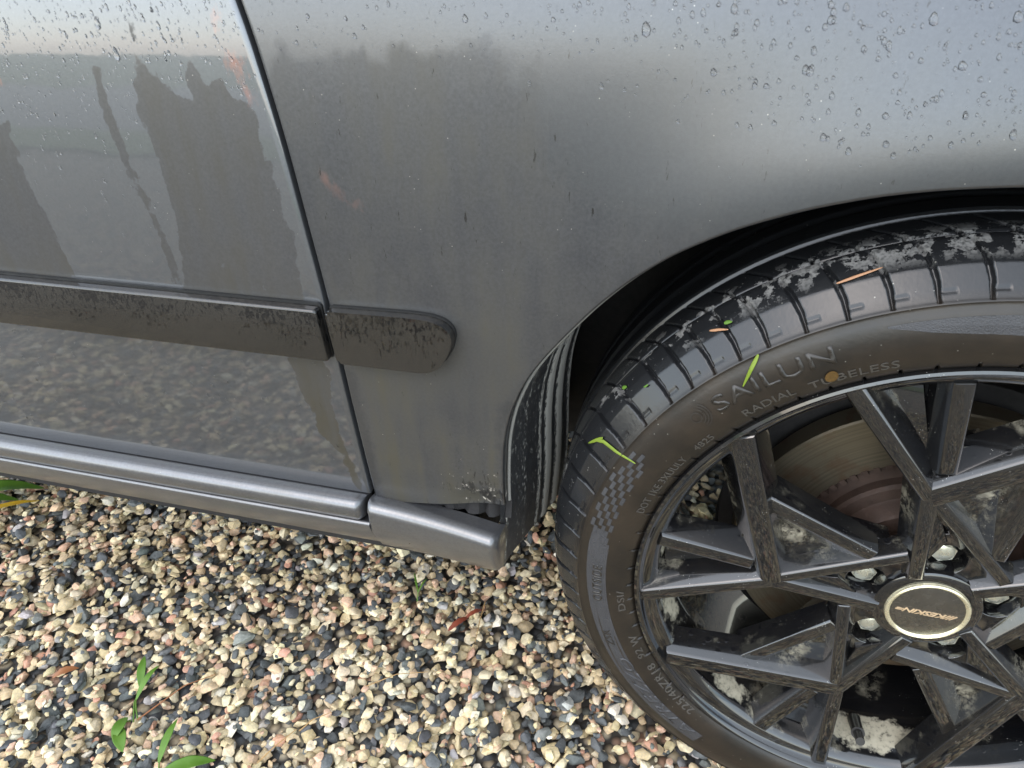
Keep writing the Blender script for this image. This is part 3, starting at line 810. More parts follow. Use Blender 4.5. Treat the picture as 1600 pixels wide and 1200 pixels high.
# caliper behind, dark
bm = bmesh.new()
pts = [pol(a, 160) for a in np.linspace(-32, 32, 14)] + [pol(a, 108) for a in np.linspace(32, -32, 14)]
prism(bm, [tuple(q) for q in pts], .058, .125, .006, 3)
bm_obj("brake_caliper", bm, MAT["rust"], wheel, True, 40)
# backing shield
lathe("dust_shield", [(.05, .105), (.165, .105), (.168, .098)], MAT["under"], wheel, 80)
# valve stem
bm = bmesh.new()
c0 = Vector((*[0], 0)) if False else None
vc = pol(268, 207); v0 = Vector((vc[0], .046, vc[1])); v1 = Vector((pol(267, 190)[0], .010, pol(267, 190)[1]))
dv = (v1 - v0); Lg = dv.length; q = dv.to_track_quat('Z', 'Y').to_matrix().to_4x4()
for f0, f1, ra, rb in ((0, .62, .0062, .0056), (.6, .64, .0064, .0064), (.62, 1.0, .0045, .0042)):
    mid = v0 + dv * ((f0 + f1) / 2)
    bmesh.ops.create_cone(bm, cap_ends=True, segments=18, radius1=ra, radius2=rb, depth=Lg * (f1 - f0), matrix=Matrix.Translation(mid) @ q)
bm_obj("valve_stem", bm, MAT["barrel"], wheel, True, 40)

# ------------------------------------------------------------------ tyre
prof = np.array([(.006, .2345), (-.0005, .2372), (-.0030, .2400), (-.0062, .2460), (-.0085, .2540), (-.0095, .2620), (-.0090, .2700), (-.0072, .2780), (-.0050, .2830),
                 (-.0046, .2848), (-.0050, .2856), (-.0040, .2864), (-.0028, .2872), (.0040, .2950), (.0120, .3040), (.0200, .3095), (.0300, .3135), (.0450, .3155), (.0750, .3165), (.1025, .3168)])
cs = np.r_[0, np.cumsum(np.hypot(*np.diff(prof, axis=0).T))]
ss = np.r_[np.linspace(0, cs[8], 18), np.linspace(cs[8], cs[12], 9)[1:], np.linspace(cs[12], cs[16], 34)[1:], np.linspace(cs[16], cs[-1], 60)[1:]]
pd, pr = np.interp(ss, cs, prof[:, 0]), np.interp(ss, cs, prof[:, 1])
half = len(pd)
# mirrored inner half, coarser
pd2 = np.r_[pd, (.205 - pd[::-1])[1::3]]; pr2 = np.r_[pr, pr[::-1][1::3]]
th = np.r_[np.arange(50, 225, .14), np.arange(225, 410, 1.0)]
TH, PD = np.meshgrid(np.radians(th), pd2, indexing='ij'); PR = np.repeat(pr2[None, :], len(th), 0)
TD = np.degrees(TH)
disp = np.zeros_like(PR)
# shoulder sipes, uneven pitch, slightly hooked
sipes = [97.7, 103.4, 108.5, 113.7, 118.9, 124.0, 128.1, 132.2, 136.1, 140.2, 145.8, 151.3, 157.0, 162.4, 167.8, 173.0, 178.2, 183.2, 187.4, 191.5, 195.6, 199.8, 205.2, 210.6, 216.0, 221.2, 92.2, 86.8, 81.4, 76.0, 71.5, 67.2, 63.0, 58.6, 53.4]
q_ = 226.5
while q_ < 405: sipes.append(q_); q_ += 5.0
thd = th
def near_cols(a, h=7.5):
    return np.where(np.abs(((thd - a - 1.5 + 180) % 360) - 180) < h)[0]
for a in sipes:
    ix = near_cols(a); pd_, pr_, td_ = PD[ix], PR[ix], TD[ix]; dsp = disp[ix]
    path_ = a + np.interp(pd_, [-.004, .006, .016, .028, .036], [0, -.15, .35, 1.25, 1.9]) * .75
    lat = np.abs(((td_ - path_ + 180) % 360) - 180) * math.pi / 180 * pr_
    w_ = np.interp(pd_, [-.004, .004, .02, .034], [.0006, .0012, .0016, .0012])
    dsp = np.maximum(dsp, .0042 * np.clip(1.6 - lat / w_, 0, 1) * ((pd_ > -.0036) & (pd_ < .0335)))
    path2 = a + 2.2 + np.interp(pd_, [.04, .066], [0, 3.4])
    lat2 = np.abs(((td_ - path2 + 180) % 360) - 180) * math.pi / 180 * pr_
    dsp = np.maximum(dsp, .004 * np.clip(1.5 - lat2 / .0010, 0, 1) * ((pd_ > .0385) & (pd_ < .066)))
    along = ((td_ - (a - 1.2) + 180) % 360) - 180
    dsp = np.maximum(dsp, .0007 * ((np.abs(pd_ - .0012) < .0006) & (np.abs(along) < .85)))
    for da, dd_ in ((-.55, -.0004), (.5, -.0012), (.42, .0042)):
        lat = np.hypot((((td_ - a - da + 180) % 360) - 180) * math.pi / 180 * pr_, (pd_ - dd_) * 1.4)
        dsp = np.where(lat < .0013, -.0008 * np.sqrt(np.clip(1 - (lat / .0013) ** 2, 0, 1)), dsp)
    disp[ix] = dsp
for c, w_, dep in ((.0365, .0013, .0045), (.0700, .0045, .0070), (.1025, .005, .007), (.135, .0045, .007)):
    disp = np.maximum(disp, dep * np.clip((w_ - np.abs(PD - c)) / .0010, 0, 1))
nrm_in = np.gradient(pd2), np.gradient(pr2)
nl = np.hypot(*nrm_in) + 1e-9
ny, nr = (nrm_in[1] / nl), (-nrm_in[0] / nl)          # points into the tyre
PDn = PD + disp * ny[None, :]; PRn = PR + disp * nr[None, :]
V = np.stack([PRn * np.cos(TH), PDn, PRn * np.sin(TH)], -1).reshape(-1, 3)
tyre = mesh_obj("tyre", V, grid_faces(len(th), len(pd2), True), MAT["tyre"], wheel)

# lettering moulded on the sidewall: wrapped round the axis, standing 0.5 mm proud
def sidewall_y(r): return np.interp(r, pr[:27], pd[:27])
def wrap_text(body, r_mid, a_start, a_end, height, mat, shear=0.0, bold=0.0, proud=.0006, name="tyre_lettering"):
    """reads clockwise, letter tops outwards, spanning a_start -> a_end degrees"""
    me = text_mesh(body, 1.0, 1.05, shear, 0.0, bold)
    bm = bmesh.new(); bm.from_mesh(me); bpy.data.meshes.remove(me)
    bmesh.ops.triangulate(bm, faces=bm.faces)
    bmesh.ops.subdivide_edges(bm, edges=[e for e in bm.edges if e.calc_length() > .25], cuts=2)
    ext = bmesh.ops.extrude_face_region(bm, geom=list(bm.faces))
    top = [g for g in ext["geom"] if isinstance(g, bmesh.types.BMVert)]
    for v_ in top: v_.co.z = 1.0
    xs_ = [v_.co.x for v_ in bm.verts]; ys_ = [v_.co.y for v_ in bm.verts]
    x0, x1 = min(xs_), max(xs_); y0, y1 = min(ys_), max(ys_)
    for v_ in bm.verts:
        a = a_start + (a_end - a_start) * (v_.co.x - x0) / (x1 - x0)
        r = r_mid + height * ((v_.co.y - y0) / (y1 - y0) - .5)
        yv = float(sidewall_y(r)) + (.0008 if v_.co.z < .5 else -proud)
        v_.co = (math.cos(R(a)) * r, yv, math.sin(R(a)) * r)
    return bm_obj(name, bm, mat, wheel)
wrap_text("SAILUN", .2680, 135.2, 116.6, .0130, MAT["letter"], 0.0, .012, .0007)
wrap_text("RADIAL", .2500, 132.6, 123.8, .0066, MAT["smallletter"])
wrap_text("TUBELESS", .2490, 121.6, 108.6, .0064, MAT["smallletter"])
wrap_text("DOT 1KE 3XUULY", .2478, 162.0, 146.2, .0062, MAT["smallletter"])
wrap_text("4825", .2480, 143.6, 139.4, .0056, MAT["smallletter"])
wrap_text("OUTSIDE", .2680, 187.0, 177.6, .0085, MAT["letter"], 0, .01)
wrap_text("DSI/", .2478, 190.2, 184.4, .0062, MAT["smallletter"])
wrap_text("92 W", .2455, 205.4, 198.2, .0066, MAT["smallletter"])
wrap_text("225/40ZR18", .2430, 226.0, 208.2, .0070, MAT["smallletter"])
wrap_text("ZSR", .2672, 199.9, 195.4, .0070, MAT["letter"])
wrap_text("ATREZZO", .2625, 231.0, 204.0, .0110, MAT["check"], 0.25, .015)
# logo: three nested arcs and a ring
bm = bmesh.new()
def arc_strip(bm, ca, cr, rad, a0, a1, w_):
    c = pol(ca, cr); prev = None
    for i in range(17):
        a = R(a0 + (a1 - a0) * i / 16)
        row = []
        for rr2 in (rad - w_ / 2, rad + w_ / 2):
            qx, qz = c[0] + rr2 * math.cos(a), c[1] + rr2 * math.sin(a)
            rr3 = math.hypot(qx, qz)
            row.append(bm.verts.new((qx, float(sidewall_y(rr3)) - .0007, qz)))
        if prev: bm.faces.new((prev[0], row[0], row[1], prev[1]))
        prev = row
arc_strip(bm, 138.6, 268.5, .0040, 0, 360, .0009)
for rad in (.0066, .0088, .0108): arc_strip(bm, 138.6, 268.5, rad, -30, 95, .0010)
bm_obj("tyre_emblem", bm, MAT["letter"], wheel)
# chequered band
bm = bmesh.new()
def patch(bm, a0, a1, ra, rb, proud=.0005, ra1=None):
    rows = []
    for i in range(4):
        a = R(a0 + (a1 - a0) * i / 3); row = []
        q0 = ra + ((ra1 or ra) - ra) * i / 3
        for r in (q0, (q0 + rb) / 2, rb):
            row.append(bm.verts.new((math.cos(a) * r, float(sidewall_y(r)) - proud, math.sin(a) * r)))
        rows.append(row)
    for x_, y_ in zip(rows, rows[1:]):
        for k in range(2): bm.faces.new((x_[k], y_[k], y_[k + 1], x_[k + 1]))
for i in range(11):
    for j in range(6):
        if (i + j) % 2: continue
        if abs(j - 2.4) > 2.9 - max(0, i - 6) * .25: continue
        a0 = 168.5 - i * 1.75 + j * .35
        patch(bm, a0, a0 - 1.75, .2625 + j * .0031 + i * .0003, .2625 + (j + 1.0) * .0031 + i * .0003)
bm_obj("chequered_band", bm, MAT["check"], wheel)
bm = bmesh.new()
for i in range(40):
    a0 = 168.6 + i * 1.6
    w0 = np.interp(a0, [168, 172, 200, 232], [.2660, .2610, .2580, .2560]); w1 = np.interp(a0, [168, 172, 200, 232], [.2780, .2785, .2745, .2700])
    patch(bm, a0, a0 + 1.6, float(w0), float(w1), .00025)
bm_obj("side_band", bm, MAT["check"], wheel)
bm = bmesh.new()
for i in range(16):
    a0 = 109.5 - i * 2.5
    fr = lambda q: float(np.interp(q, [70, 90, 100, 104, 110], [.262, .2635, .2665, .2690, .2770]))
    patch(bm, a0, a0 - 2.5, fr(a0), .2775, .0003, fr(a0 - 2.5))
bm_obj("side_band", bm, MAT["check"], wheel)
# yellow dot
bm = bmesh.new(); c = pol(118.0, 251.5); vs_ = []
for i in range(20):
    a = i * math.pi / 10; qx, qz = c[0] + .0042 * math.cos(a), c[1] + .0050 * math.sin(a)
    vs_.append(bm.verts.new((qx, float(sidewall_y(math.hypot(qx, qz))) - .00085, qz)))
bm.faces.new(vs_)
bm_obj("yellow_mark", bm, MAT["yellow"], wheel)

# ------------------------------------------------------------------ gravel
NPROTO = 26
def stone_shape(seed, bevel):
    """crushed pebble: convex hull of a few random points, edges worn round"""
    r = np.random.default_rng(seed)
    n = int(r.integers(11, 17))
    Q = r.normal(size=(n * 3, 3)); Q /= np.linalg.norm(Q, axis=1)[:, None]
    keep = [Q[0]]
    for q in Q[1:]:
        if min(np.linalg.norm(q - k) for k in keep) > .55 and len(keep) < n: keep.append(q)
    Q = np.array(keep) * r.uniform(.82, 1.0, (len(keep), 1)) * np.array([1.0, r.uniform(.60, .88), r.uniform(.36, .60)])
    bm = bmesh.new()
    for q in Q: bm.verts.new(q)
    h = bmesh.ops.convex_hull(bm, input=bm.verts)
    bmesh.ops.delete(bm, geom=[g for g in h["geom_interior"] if isinstance(g, bmesh.types.BMVert)], context='VERTS')
    if bevel:
        bmesh.ops.bevel(bm, geom=list(bm.edges), offset=.035, segments=1, profile=.5, affect='EDGES', clamp_overlap=True)
    bmesh.ops.triangulate(bm, faces=bm.faces)
    bmesh.ops.recalc_face_normals(bm, faces=bm.faces)
    bm.verts.index_update()
    V = np.array([v.co[:] for v in bm.verts]); F = np.array([[v.index for v in f.verts] for f in bm.faces]); bm.free()
    return V, F
HI = [stone_shape(100 + i, True) for i in range(NPROTO)]
LO = [stone_shape(100 + i, False) for i in range(NPROTO)]
print("stone tris", [len(f) for _, f in HI][:6], [len(f) for _, f in LO][:6])
PAL = [((.62, .50, .295), .25), ((.68, .58, .385), .18), ((.53, .41, .245), .10), ((.70, .64, .50), .06), ((.64, .43, .285), .085), ((.50, .27, .18), .03),
       ((.078, .083, .084), .15), ((.120, .127, .125), .10), ((.18, .19, .17), .05), ((.42, .39, .37), .02)]
PC = np.array([c for c, _ in PAL]); PW = np.array([w for _, w in PAL]); PW /= PW.sum()
def rot_rand(r, tilt):
    a = r.uniform(0, 2 * math.pi); b = r.normal(0, tilt); c = r.normal(0, tilt)
    Rz = np.array([[math.cos(a), -math.sin(a), 0], [math.sin(a), math.cos(a), 0], [0, 0, 1]])
    Rx = np.array([[1, 0, 0], [0, math.cos(b), -math.sin(b)], [0, math.sin(b), math.cos(b)]])
    Ry = np.array([[math.cos(c), 0, math.sin(c)], [0, 1, 0], [-math.sin(c), 0, math.cos(c)]])
    return Rx @ Ry @ Rz
X0, X1, Y0, Y1, RES = -1.75, .95, -1.35, .75, .003
HF = np.full((int((X1 - X0) / RES) + 1, int((Y1 - Y0) / RES) + 1), -.010)
stones = []
def scatter(xa, xb, ya, yb, dens, smin, smax):
    for _ in range(int(dens * (xb - xa) * (yb - ya))):
        x = rng.uniform(xa, xb); y = rng.uniform(ya, yb)
        s_ = smin + (smax - smin) * rng.beta(1.6, 2.6)
        k = int(rng.integers(NPROTO)); Rm = rot_rand(rng, .33)
        i, j = int((x - X0) / RES), int((y - Y0) / RES); w_ = max(1, int(s_ * .62 / RES))
        i0, i1, j0, j1 = max(0, i - w_), i + w_ + 1, max(0, j - w_), j + w_ + 1
        sub = HF[i0:i1, j0:j1]
        if sub.size == 0: continue
        base = np.percentile(sub, 50)
        hz = s_ * .5
        if base > .0175: continue
        zc = base + hz * .52
        gi = (np.arange(i0, i0 + sub.shape[0]) - i)[:, None] * RES; gj = (np.arange(j0, j0 + sub.shape[1]) - j)[None, :] * RES
        q = 1 - (gi ** 2 + gj ** 2) / (s_ * .80) ** 2
        topz = np.where(q > 0, zc + hz * np.sqrt(np.maximum(q, 0)), -1)
        HF[i0:i1, j0:j1] = np.maximum(sub, topz)
        stones.append((x, y, zc, s_, k, Rm, int(rng.choice(len(PC), p=PW)), rng.uniform(.78, 1.2), rng.normal(0, .02, 3)))
scatter(-1.60, .20, -.28, .46, 10500, .0058, .0160)
scatter(.20, .90, -.45, .46, 4200, .007, .015)
scatter(-1.72, .42, .46, .72, 2600, .008, .015)
scatter(-1.72, .42, -1.30, -.28, 3000, .008, .016)
scatter(-1.45, 0.0, -.24, .30, 4000, .0030, .0055)
# one large mottled greenish pebble
stones.append((-.738, .0415, .017, .0200, 4, rot_rand(rng, .2), 8, 1.5, np.zeros(3)))
C_ = np.array(CAM_LOC); fwv, rtv, upv = np.array(fw), np.array(rt), np.array(up)
def proj(P):
    d = P - C_; w_ = d @ fwv
    return 800 + 1123.8 * (d @ rtv) / w_, 600 - 1123.8 * (d @ upv) / w_, w_
cand = []
for n_, st in enumerate(stones):
    P = np.array(st[:3]); u_, v_, w_ = proj(P)
    if 5 < u_ < 1100 and 740 < v_ < 1195 and P[1] < .16 and not (u_ > 880 + (v_ - 850) * .75 and v_ > 840):
        i, j = int((P[0] - X0) / RES), int((P[1] - Y0) / RES)
        if HF[i, j] <= P[2] + st[3] * .5 + 1e-4 or st[3] > .016: cand.append((st[3] / w_, n_))
cand.sort(reverse=True)
singles = set(n_ for _, n_ in cand[:300])
def stone_col(st): return np.clip(PC[st[6]] * st[7] * (1 + st[8]), .01, .85)
protos = []
for k in range(NPROTO):
    me = bpy.data.meshes.new("stone")
    me.from_pydata(HI[k][0].tolist(), [], HI[k][1].tolist()); me.polygons.foreach_set("use_smooth", np.full(len(me.polygons), True))
    me.set_sharp_from_angle(angle=R(26)); me.materials.append(MAT["stone"]); protos.append(me)
VV, FF, CC = [], [], []; nv = 0
for n_, st in enumerate(stones):
    x, y, z, s_, k, Rm = st[:6]; c = stone_col(st)
    if n_ in singles:
        o = bpy.data.objects.new("stone", protos[k])
        m4 = Matrix([[*(Rm[i] * s_), (x, y, z)[i]] for i in range(3)] + [[0, 0, 0, 1]])
        o.matrix_world = m4; o.color = (*c, 1); link(o, ground)
        continue
    hi = (-1.38 < x < -.10) and (-.21 < y < .24) and s_ > .0056
    src, fc = HI[k] if hi else LO[k]
    VV.append(src @ (Rm * s_).T + np.array((x, y, z))); FF.append(fc + nv); nv += len(src)
    CC.append(np.repeat(np.r_[c, 1.0][None, :], len(src), 0))
VV = np.concatenate(VV); FF = np.concatenate(FF); CC = np.concatenate(CC)
gv = mesh_obj("gravel", VV, FF, MAT["stuffstone"], ground, attrs={"col": ('FLOAT_COLOR', CC)})
gv.data.set_sharp_from_angle(angle=R(26))
tag(gv, kind="stuff")
print("stones", len(stones), "tris", len(FF))

# ------------------------------------------------------------------ plants and litter on the gravel
def leaf(bm, base, tip, width, lift=.01, curl=.3, n=9, serr=0.0, seed=0, fold=.25):
    r = random.Random(seed)
    b, t_ = Vector(base), Vector(tip); ax_ = t_ - b; L_ = ax_.length
    side = ax_.cross(Vector((0, 0, 1))).normalized()
    prev = None
    for i in range(n + 1):
        f = i / n
        w_ = width * (math.sin(math.pi * min(1, f * .94 + .06)) ** .8) * (1 + (serr * (1 if i % 2 else -1)))
        w_ = max(w_, width * .05)
        c = b + ax_ * f + Vector((0, 0, lift * math.sin(math.pi * f) - curl * lift * f * f))
        row = [bm.verts.new(c + side * w_ + Vector((0, 0, fold * w_ + r.uniform(-.1, .1) * w_))), bm.verts.new(c), bm.verts.new(c - side * w_ + Vector((0, 0, fold * w_ + r.uniform(-.1, .1) * w_)))]
        if prev:
            for k in range(2): bm.faces.new((prev[k], row[k], row[k + 1], prev[k + 1]))
        prev = row
def tube(bm, pts, r0_, r1_, n=6):
    prev = None
    for i, p_ in enumerate(pts):
        p_ = Vector(p_); q = Vector(pts[min(i + 1, len(pts) - 1)]) - Vector(pts[max(i - 1, 0)])
        q.normalize(); a = q.orthogonal().normalized(); b = q.cross(a)
        r_ = r0_ + (r1_ - r0_) * i / (len(pts) - 1)
        row = [bm.verts.new(p_ + (a * math.cos(2 * math.pi * k / n) + b * math.sin(2 * math.pi * k / n)) * r_) for k in range(n)]
        if prev:
            for k in range(n): bm.faces.new((prev[k], prev[(k + 1) % n], row[(k + 1) % n], row[k]))
        prev = row
def solid(o, th=.0004):
    m = o.modifiers.new("s", 'SOLIDIFY'); m.thickness = th; m.offset = 0
    s2 = o.modifiers.new("ss", 'SUBSURF'); s2.levels = 1; s2.render_levels = 1
    return o
G = .020
# weed by the skirt, cut by the left edge of the picture
weed = empty("weed", (-1.30, .17, .012))
tag(weed, "broad toothed green weed with one yellowing leaf beside the sill at the left edge", "weed")
def child_leaf(par, nm, base, tip, w_, mat, **kw):
    bm = bmesh.new(); o0 = par.location
    leaf(bm, Vector(base) - o0, Vector(tip) - o0, w_, **kw)
    return solid(bm_obj(nm, bm, mat, par, True, 180))
child_leaf(weed, "leaf", (-1.345, .150, .018), (-1.236, .226, .030), .017, MAT["leaf"], lift=.022, serr=.16, n=14, seed=1)
child_leaf(weed, "leaf", (-1.345, .150, .018), (-1.262, .196, .022), .013, MAT["leaf"], lift=.014, serr=.16, n=12, seed=2)
child_leaf(weed, "leaf", (-1.345, .150, .018), (-1.330, .246, .028), .014, MAT["leaf"], lift=.02, serr=.16, n=12, seed=3)
o = child_leaf(weed, "leaf", (-1.300, .138, .020), (-1.220, .200, .024), .0065, MAT["yleaf"], lift=.008, n=10, seed=4)
o["label"] = "yellow withered leaf"
def seedling(loc, label, leaves, stems):
    e = empty("seedling", loc); tag(e, label, "seedling", "green seedlings in the gravel")
    for b, t_, w_, kw in leaves: child_leaf(e, "leaf", b, t_, w_, MAT["leaf"], **kw)
    for ps_ in stems:
        bm = bmesh.new(); tube(bm, [Vector(q) - e.location for q in ps_], .0009, .0007)
        bm_obj("stem", bm, MAT["leaf"], e, True)
seedling((-.803, -.086, .012), "thin green seedling with two narrow upright leaves in the lower left gravel",
         [((-.815, -.058, .024), (-.8345, -.022, .034), .0055, dict(lift=.004, seed=5)), ((-.812, -.072, .020), (-.806, -.030, .036), .0042, dict(lift=.006, seed=6))],
         [[(-.803, -.092, .010), (-.812, -.075, .020), (-.815, -.058, .024)], [(-.800, -.088, .010), (-.806, -.080, .018), (-.812, -.072, .020)]])
seedling((-.805, -.098, .012), "small pale green seedling with overlapping oval leaves near the bottom left",
         [((-.806, -.094, .022), (-.800, -.124, .024), .0075, dict(lift=.004, seed=7)), ((-.808, -.106, .021), (-.780, -.132, .023), .0080, dict(lift=.003, seed=8))],
         [[(-.806, -.092, .012), (-.805, -.100, .022)]])
seedling((-.733, -.130, .012), "single slim green leaf standing up at the bottom edge",
         [((-.733, -.132, .020), (-.738, -.086, .034), .0050, dict(lift=.005, seed=9))], [[(-.732, -.138, .010), (-.733, -.130, .021)]])
seedling((-.700, -.132, .012), "broad bright green leaf cut off by the bottom edge",
         [((-.720, -.140, .024), (-.668, -.116, .028), .0080, dict(lift=.005, seed=10))], [[(-.722, -.144, .010), (-.718, -.138, .024)]])
seedling((-.545, .175, .012), "tiny green sprig between stones in front of the skirt end",
         [((-.540, .168, .018), (-.556, .196, .026), .0016, dict(lift=.003, seed=11)), ((-.540, .168, .018), (-.534, .190, .026), .0014, dict(lift=.003, seed=12))],
         [[(-.539, .160, .010), (-.540, .168, .018)]])
def litter(nm, pts, r_, mat, label, cat):
    bm = bmesh.new(); o0 = Vector(pts[0]); tube(bm, [Vector(q) - o0 for q in pts], r_, r_ * .5)
    o = bm_obj(nm, bm, mat, None, True); o.location = o0
    return tag(o, label, cat)
bm = bmesh.new(); o0 = Vector((-.458, .137, .022))
leaf(bm, Vector((-.476, .114, .022)) - o0, Vector((-.455, .140, .026)) - o0, .0048, lift=.004, serr=.25, seed=13)
leaf(bm, Vector((-.460, .136, .024)) - o0, Vector((-.437, .160, .022)) - o0, .0036, lift=.006, serr=.25, seed=14)
o = solid(bm_obj("dead_leaf", bm, MAT["redbrown"], None, True, 180)); o.location = o0
tag(o, "curled dark red dead leaf on the gravel below the mud flap", "leaf")
bm = bmesh.new(); o0 = Vector((-.924, -.064, .022))
leaf(bm, Vector((-.936, -.072, .022)) - o0, Vector((-.912, -.052, .024)) - o0, .0062, lift=.004, serr=.2, seed=15)
o = solid(bm_obj("dead_leaf", bm, MAT["brownleaf"], None, True, 180)); o.location = o0
tag(o, "small rusty brown dead leaf at the far left of the gravel", "leaf")
litter("straw", [(-.4414, .168, .026), (-.439, .137, .028), (-.436, .105, .022)], .0008, MAT["straw"], "thin pale dry stalk lying across the dark red leaf", "straw")
litter("straw", [(-.596, -.0605, .024), (-.586, -.045, .027), (-.5709, -.0295, .023)], .0008, MAT["straw"], "short dry straw bent at its middle, lower centre left of the tyre", "straw")
litter("straw", [(-.6226, -.106, .024), (-.612, -.085, .027), (-.5997, -.0598, .025)], .0009, MAT["straw"], "dry straw reaching up from the bottom edge of the gravel", "straw")
litter("straw", [(-.2220, .0709, .024), (-.208, .059, .027), (-.1953, .0483, .022)], .0009, MAT["straw"], "pale dry straw lying against the tyre near the ground", "straw")
litter("twig", [(-.790, -.095, .024), (-.760, -.045, .030), (-.735, -.020, .026)], .0009, MAT["brownleaf"], "thin brown twig leaning beside the narrow-leaved seedling", "twig")
litter("straw", [(-.545, .012, .024), (-.515, .035, .026), (-.480, .050, .022)], .0007, MAT["straw"], "long thin dry straw in the middle of the gravel right of centre", "straw")

# ------------------------------------------------------------------ bits stuck on the tyre
Wm = Matrix.Translation((0, 0, WHEEL_Z)) @ Matrix.Rotation(STEER, 4, 'Z')
def on_tyre(a, d_, r, lift=.0012):
    return Wm @ Vector((math.cos(R(a)) * (r + lift), d_ - lift * .6, math.sin(R(a)) * (r + lift)))
def blade(nm, pts, w_, mat, label, cat, mid=1.0, group=None):
    """flat strip following pts on the tyre"""
    bm = bmesh.new(); P = [on_tyre(*q) for q in pts]; o0 = P[0]
    fine = []
    for i in range(len(P) - 1):
        for k in range(5): fine.append(P[i].lerp(P[i + 1], k / 5))
    fine.append(P[-1]); prev = None
    nrm = Vector((0, -.72, .0)) + (P[0] - Vector((0, 0, WHEEL_Z))).normalized() * .7
    for i, c in enumerate(fine):
        f = i / (len(fine) - 1); tg = (fine[min(i + 1, len(fine) - 1)] - fine[max(i - 1, 0)]).normalized()
        s_ = tg.cross(nrm).normalized() * w_ * (1 - .75 * f ** 3) * min(1, .5 + 2 * f)
        row = [bm.verts.new(c - o0 + s_), bm.verts.new(c - o0 + nrm * .0006), bm.verts.new(c - o0 - s_)]
        if prev:
            for k in range(2): bm.faces.new((prev[k], row[k], row[k + 1], prev[k + 1]))
        prev = row
    o = solid(bm_obj(nm, bm, mat, None, True, 180), .0003); o.location = o0
    return tag(o, label, cat, group)
blade("grass_clipping", [(154.93, .0131, .3046), (153.72, .0081, .2996), (152.9, -.002, .2880), (152.04, -.0089, .2726)], .0017, MAT["blade"], "long green grass clipping stuck across the tyre shoulder on the left", "grass clipping")
blade("grass_clipping", [(153.3, .0095, .3012), (155.0, .0130, .3046), (156.5, .0168, .3072)], .0016, MAT["blade"], "short green grass clipping crossing the long one on the left of the tyre", "grass clipping")
blade("grass_clipping", [(125.55, -.0057, .2850), (127.33, -.0089, .2788), (129.84, -.0089, .2692)], .0017, MAT["blade"], "green grass clipping lying over the raised letters on the sidewall", "grass clipping")
blade("needle", [(113.97, .0131, .3050), (111.3, .0147, .3058), (108.63, .0162, .3069)], .0011, MAT["needle"], "straight orange pine needle stuck to the top of the tyre tread", "needle")
blade("twig_fragment", [(130.24, .0171, .3073), (129.0, .0145, .3056), (127.81, .0116, .3035)], .0012, MAT["needle"], "short pale brown twig fragment on the tyre shoulder under the clover scrap", "twig")
blade("clover_scrap", [(128.1, .0168, .3070), (127.5, .0160, .3067), (127.0, .0148, .3060)], .0016, MAT["leaf"], "tiny round green clover scrap on the tyre shoulder", "leaf scrap")
blade("moss_scrap", [(145.9, .0240, .3112), (145.4, .0228, .3106), (145.0, .0215, .3100)], .0017, MAT["leaf"], "tiny green moss scrap at the edge of the tread on the left", "leaf scrap")
blade("moss_scrap", [(142.4, .0116, .3036), (142.0, .0113, .3033), (141.6, .0112, .3031)], .0009, MAT["leaf"], "pair of yellow-green specks on the tyre shoulder right of the moss scrap", "leaf scrap")

# ------------------------------------------------------------------ water drops on the paint
dome = []
for i, (rr5, hh5) in enumerate(((1, 0), (.93, .36), (.68, .72), (.34, .94))):
    dome += [(rr5 * math.cos(a), rr5 * math.sin(a), hh5) for a in np.linspace(0, 2 * math.pi, 9)[:-1]]
dome.append((0, 0, 1)); dome = np.array(dome, float)
dF = []
for i in range(3):
    for k in range(8):
        a, b = i * 8 + k, i * 8 + (k + 1) % 8
        dF += [(a, b, b + 8), (a, b + 8, a + 8)]
for k in range(8): dF.append((24 + k, 24 + (k + 1) % 8, 32))
dF = np.array(dF)
def drops(name, label, sampler, n, par_seed):
    r = np.random.default_rng(par_seed); Vd, Fd = [], []; c = 0
    for _ in range(n):
        s_ = sampler(r)
        if s_ is None: continue
        x, z, a, b, tilt = s_            # half width, half length, lean
        e = 1e-3; y = float(body_y(x, z)); dyx = (float(body_y(x + e, z)) - y) / e; dyz = (float(body_y(x, z + e)) - y) / e
        tx = np.array([1, dyx, 0]); tx /= np.linalg.norm(tx); tz = np.array([0, dyz, 1]); tz /= np.linalg.norm(tz)
        nn = np.cross(tx, tz); nn /= np.linalg.norm(nn)
        if nn[1] > 0: nn = -nn
        D = dome.copy(); D[:, 0] *= 1 - .30 * (D[:, 1]); D[:, 0] *= 1 + .12 * np.sin(3 * np.arctan2(dome[:, 1], dome[:, 0]) + x * 900)
        lx_, lz_ = D[:, 0] * a + D[:, 1] * b * tilt, D[:, 1] * b
        P = np.array([x, y, z]) + lx_[:, None] * tx + lz_[:, None] * tz + (D[:, 2] * min(a, b) * .42 - .00005)[:, None] * nn
        Vd.append(P); Fd.append(dF + c); c += len(P)
    o = mesh_obj(name, np.concatenate(Vd), np.concatenate(Fd), MAT["water"])
    return tag(o, label, "water drops", kind="stuff")
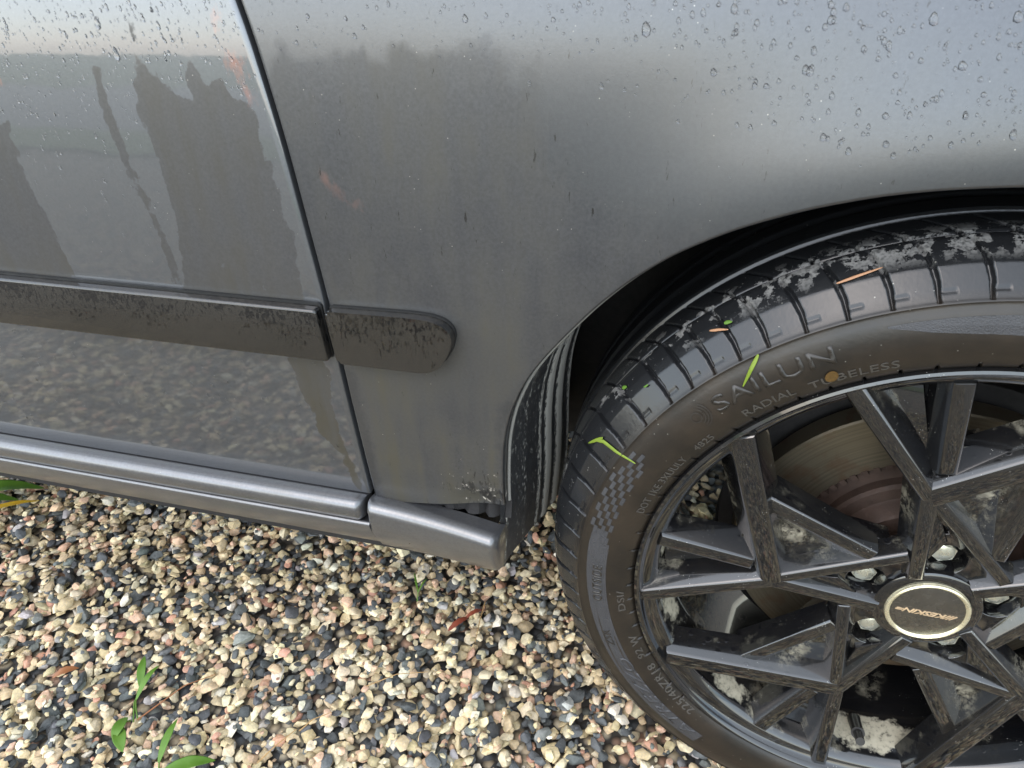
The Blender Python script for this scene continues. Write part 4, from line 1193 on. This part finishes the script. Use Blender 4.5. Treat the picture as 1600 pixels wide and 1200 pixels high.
def s_door(r):
    z = r.uniform(.56, .80); x = r.uniform(-1.25, -.51)
    if x > float(seam_x(z)) - .006: return None
    dens = np.interp(z, [.56, .64, .70, .73, .80], [.03, .10, .40, .8, 1.0])
    if r.random() > dens: return None
    if z > .735: pt = None
    elif max(poly_sdf(np.array([[x, z]]), q)[0] for q in DRY_DOOR[:4]) > -.002: return None
    a = r.lognormal(math.log(.00062), .42); a = min(a, .0026)
    return x, z, a, a * r.uniform(1.0, 2.2), -.12
def s_fend(r):
    x = r.uniform(-.535, .30); z = r.uniform(.64, .88)
    if x < float(seam_x(z)) + .006: return None
    if math.hypot(x - .01, z - .315) < .385: return None
    top = np.interp(x, [-.53, -.38, -.25, -.05, .2], [.725, .735, .715, .665, .66])
    if z < top - .01 and r.random() > .03: return None
    if r.random() > np.interp(z - top, [-.01, .02, .06], [.15, .6, 1.0]): return None
    big = np.interp(x, [-.40, -.20], [.0009, .0013])
    a = min(r.lognormal(math.log(big * .58), .48), .0028)
    return x, z, a, a * r.uniform(1.0, 1.7), -.1
def s_low(r):
    x = r.uniform(-1.25, -.49); z = r.uniform(.37, .50); a = r.uniform(.0005, .0011)
    return x, z, a, a * r.uniform(1.4, 3.0), -.3
drops("water_drops", "clear rain drops beaded on the upper door skin left of the seam", s_door, 9500, 21)
drops("water_drops", "clear rain drops beaded on the upper front fender above the wheel arch", s_fend, 9000, 22)
drops("water_drops", "sparse small rain drops on the lower door below the moulding", s_low, 150, 23)

# ------------------------------------------------------------------ surroundings behind the photographer (seen as reflections in the paint)
def strip(name, ya, yb, mat, z):
    o = mesh_obj(name, [(-60, ya, z), (60, ya, z), (60, yb, z), (-60, yb, z)], [(0, 1, 2, 3)], mat, smooth=False)
    return tag(o, kind="structure")
gm = plain("lawn_grass", (0.085, 0.12, 0.035), 0.8, var=.6, vscale=6, bump=.6, bscale=40)
strip("lawn", -4.0, -3.1, gm, .01)
strip("road", -8.5, -4.0, plain("road_asphalt", (0.12, 0.12, 0.122), 0.7, vscale=3), .004)
strip("field", -60, -8.5, gm, .012)
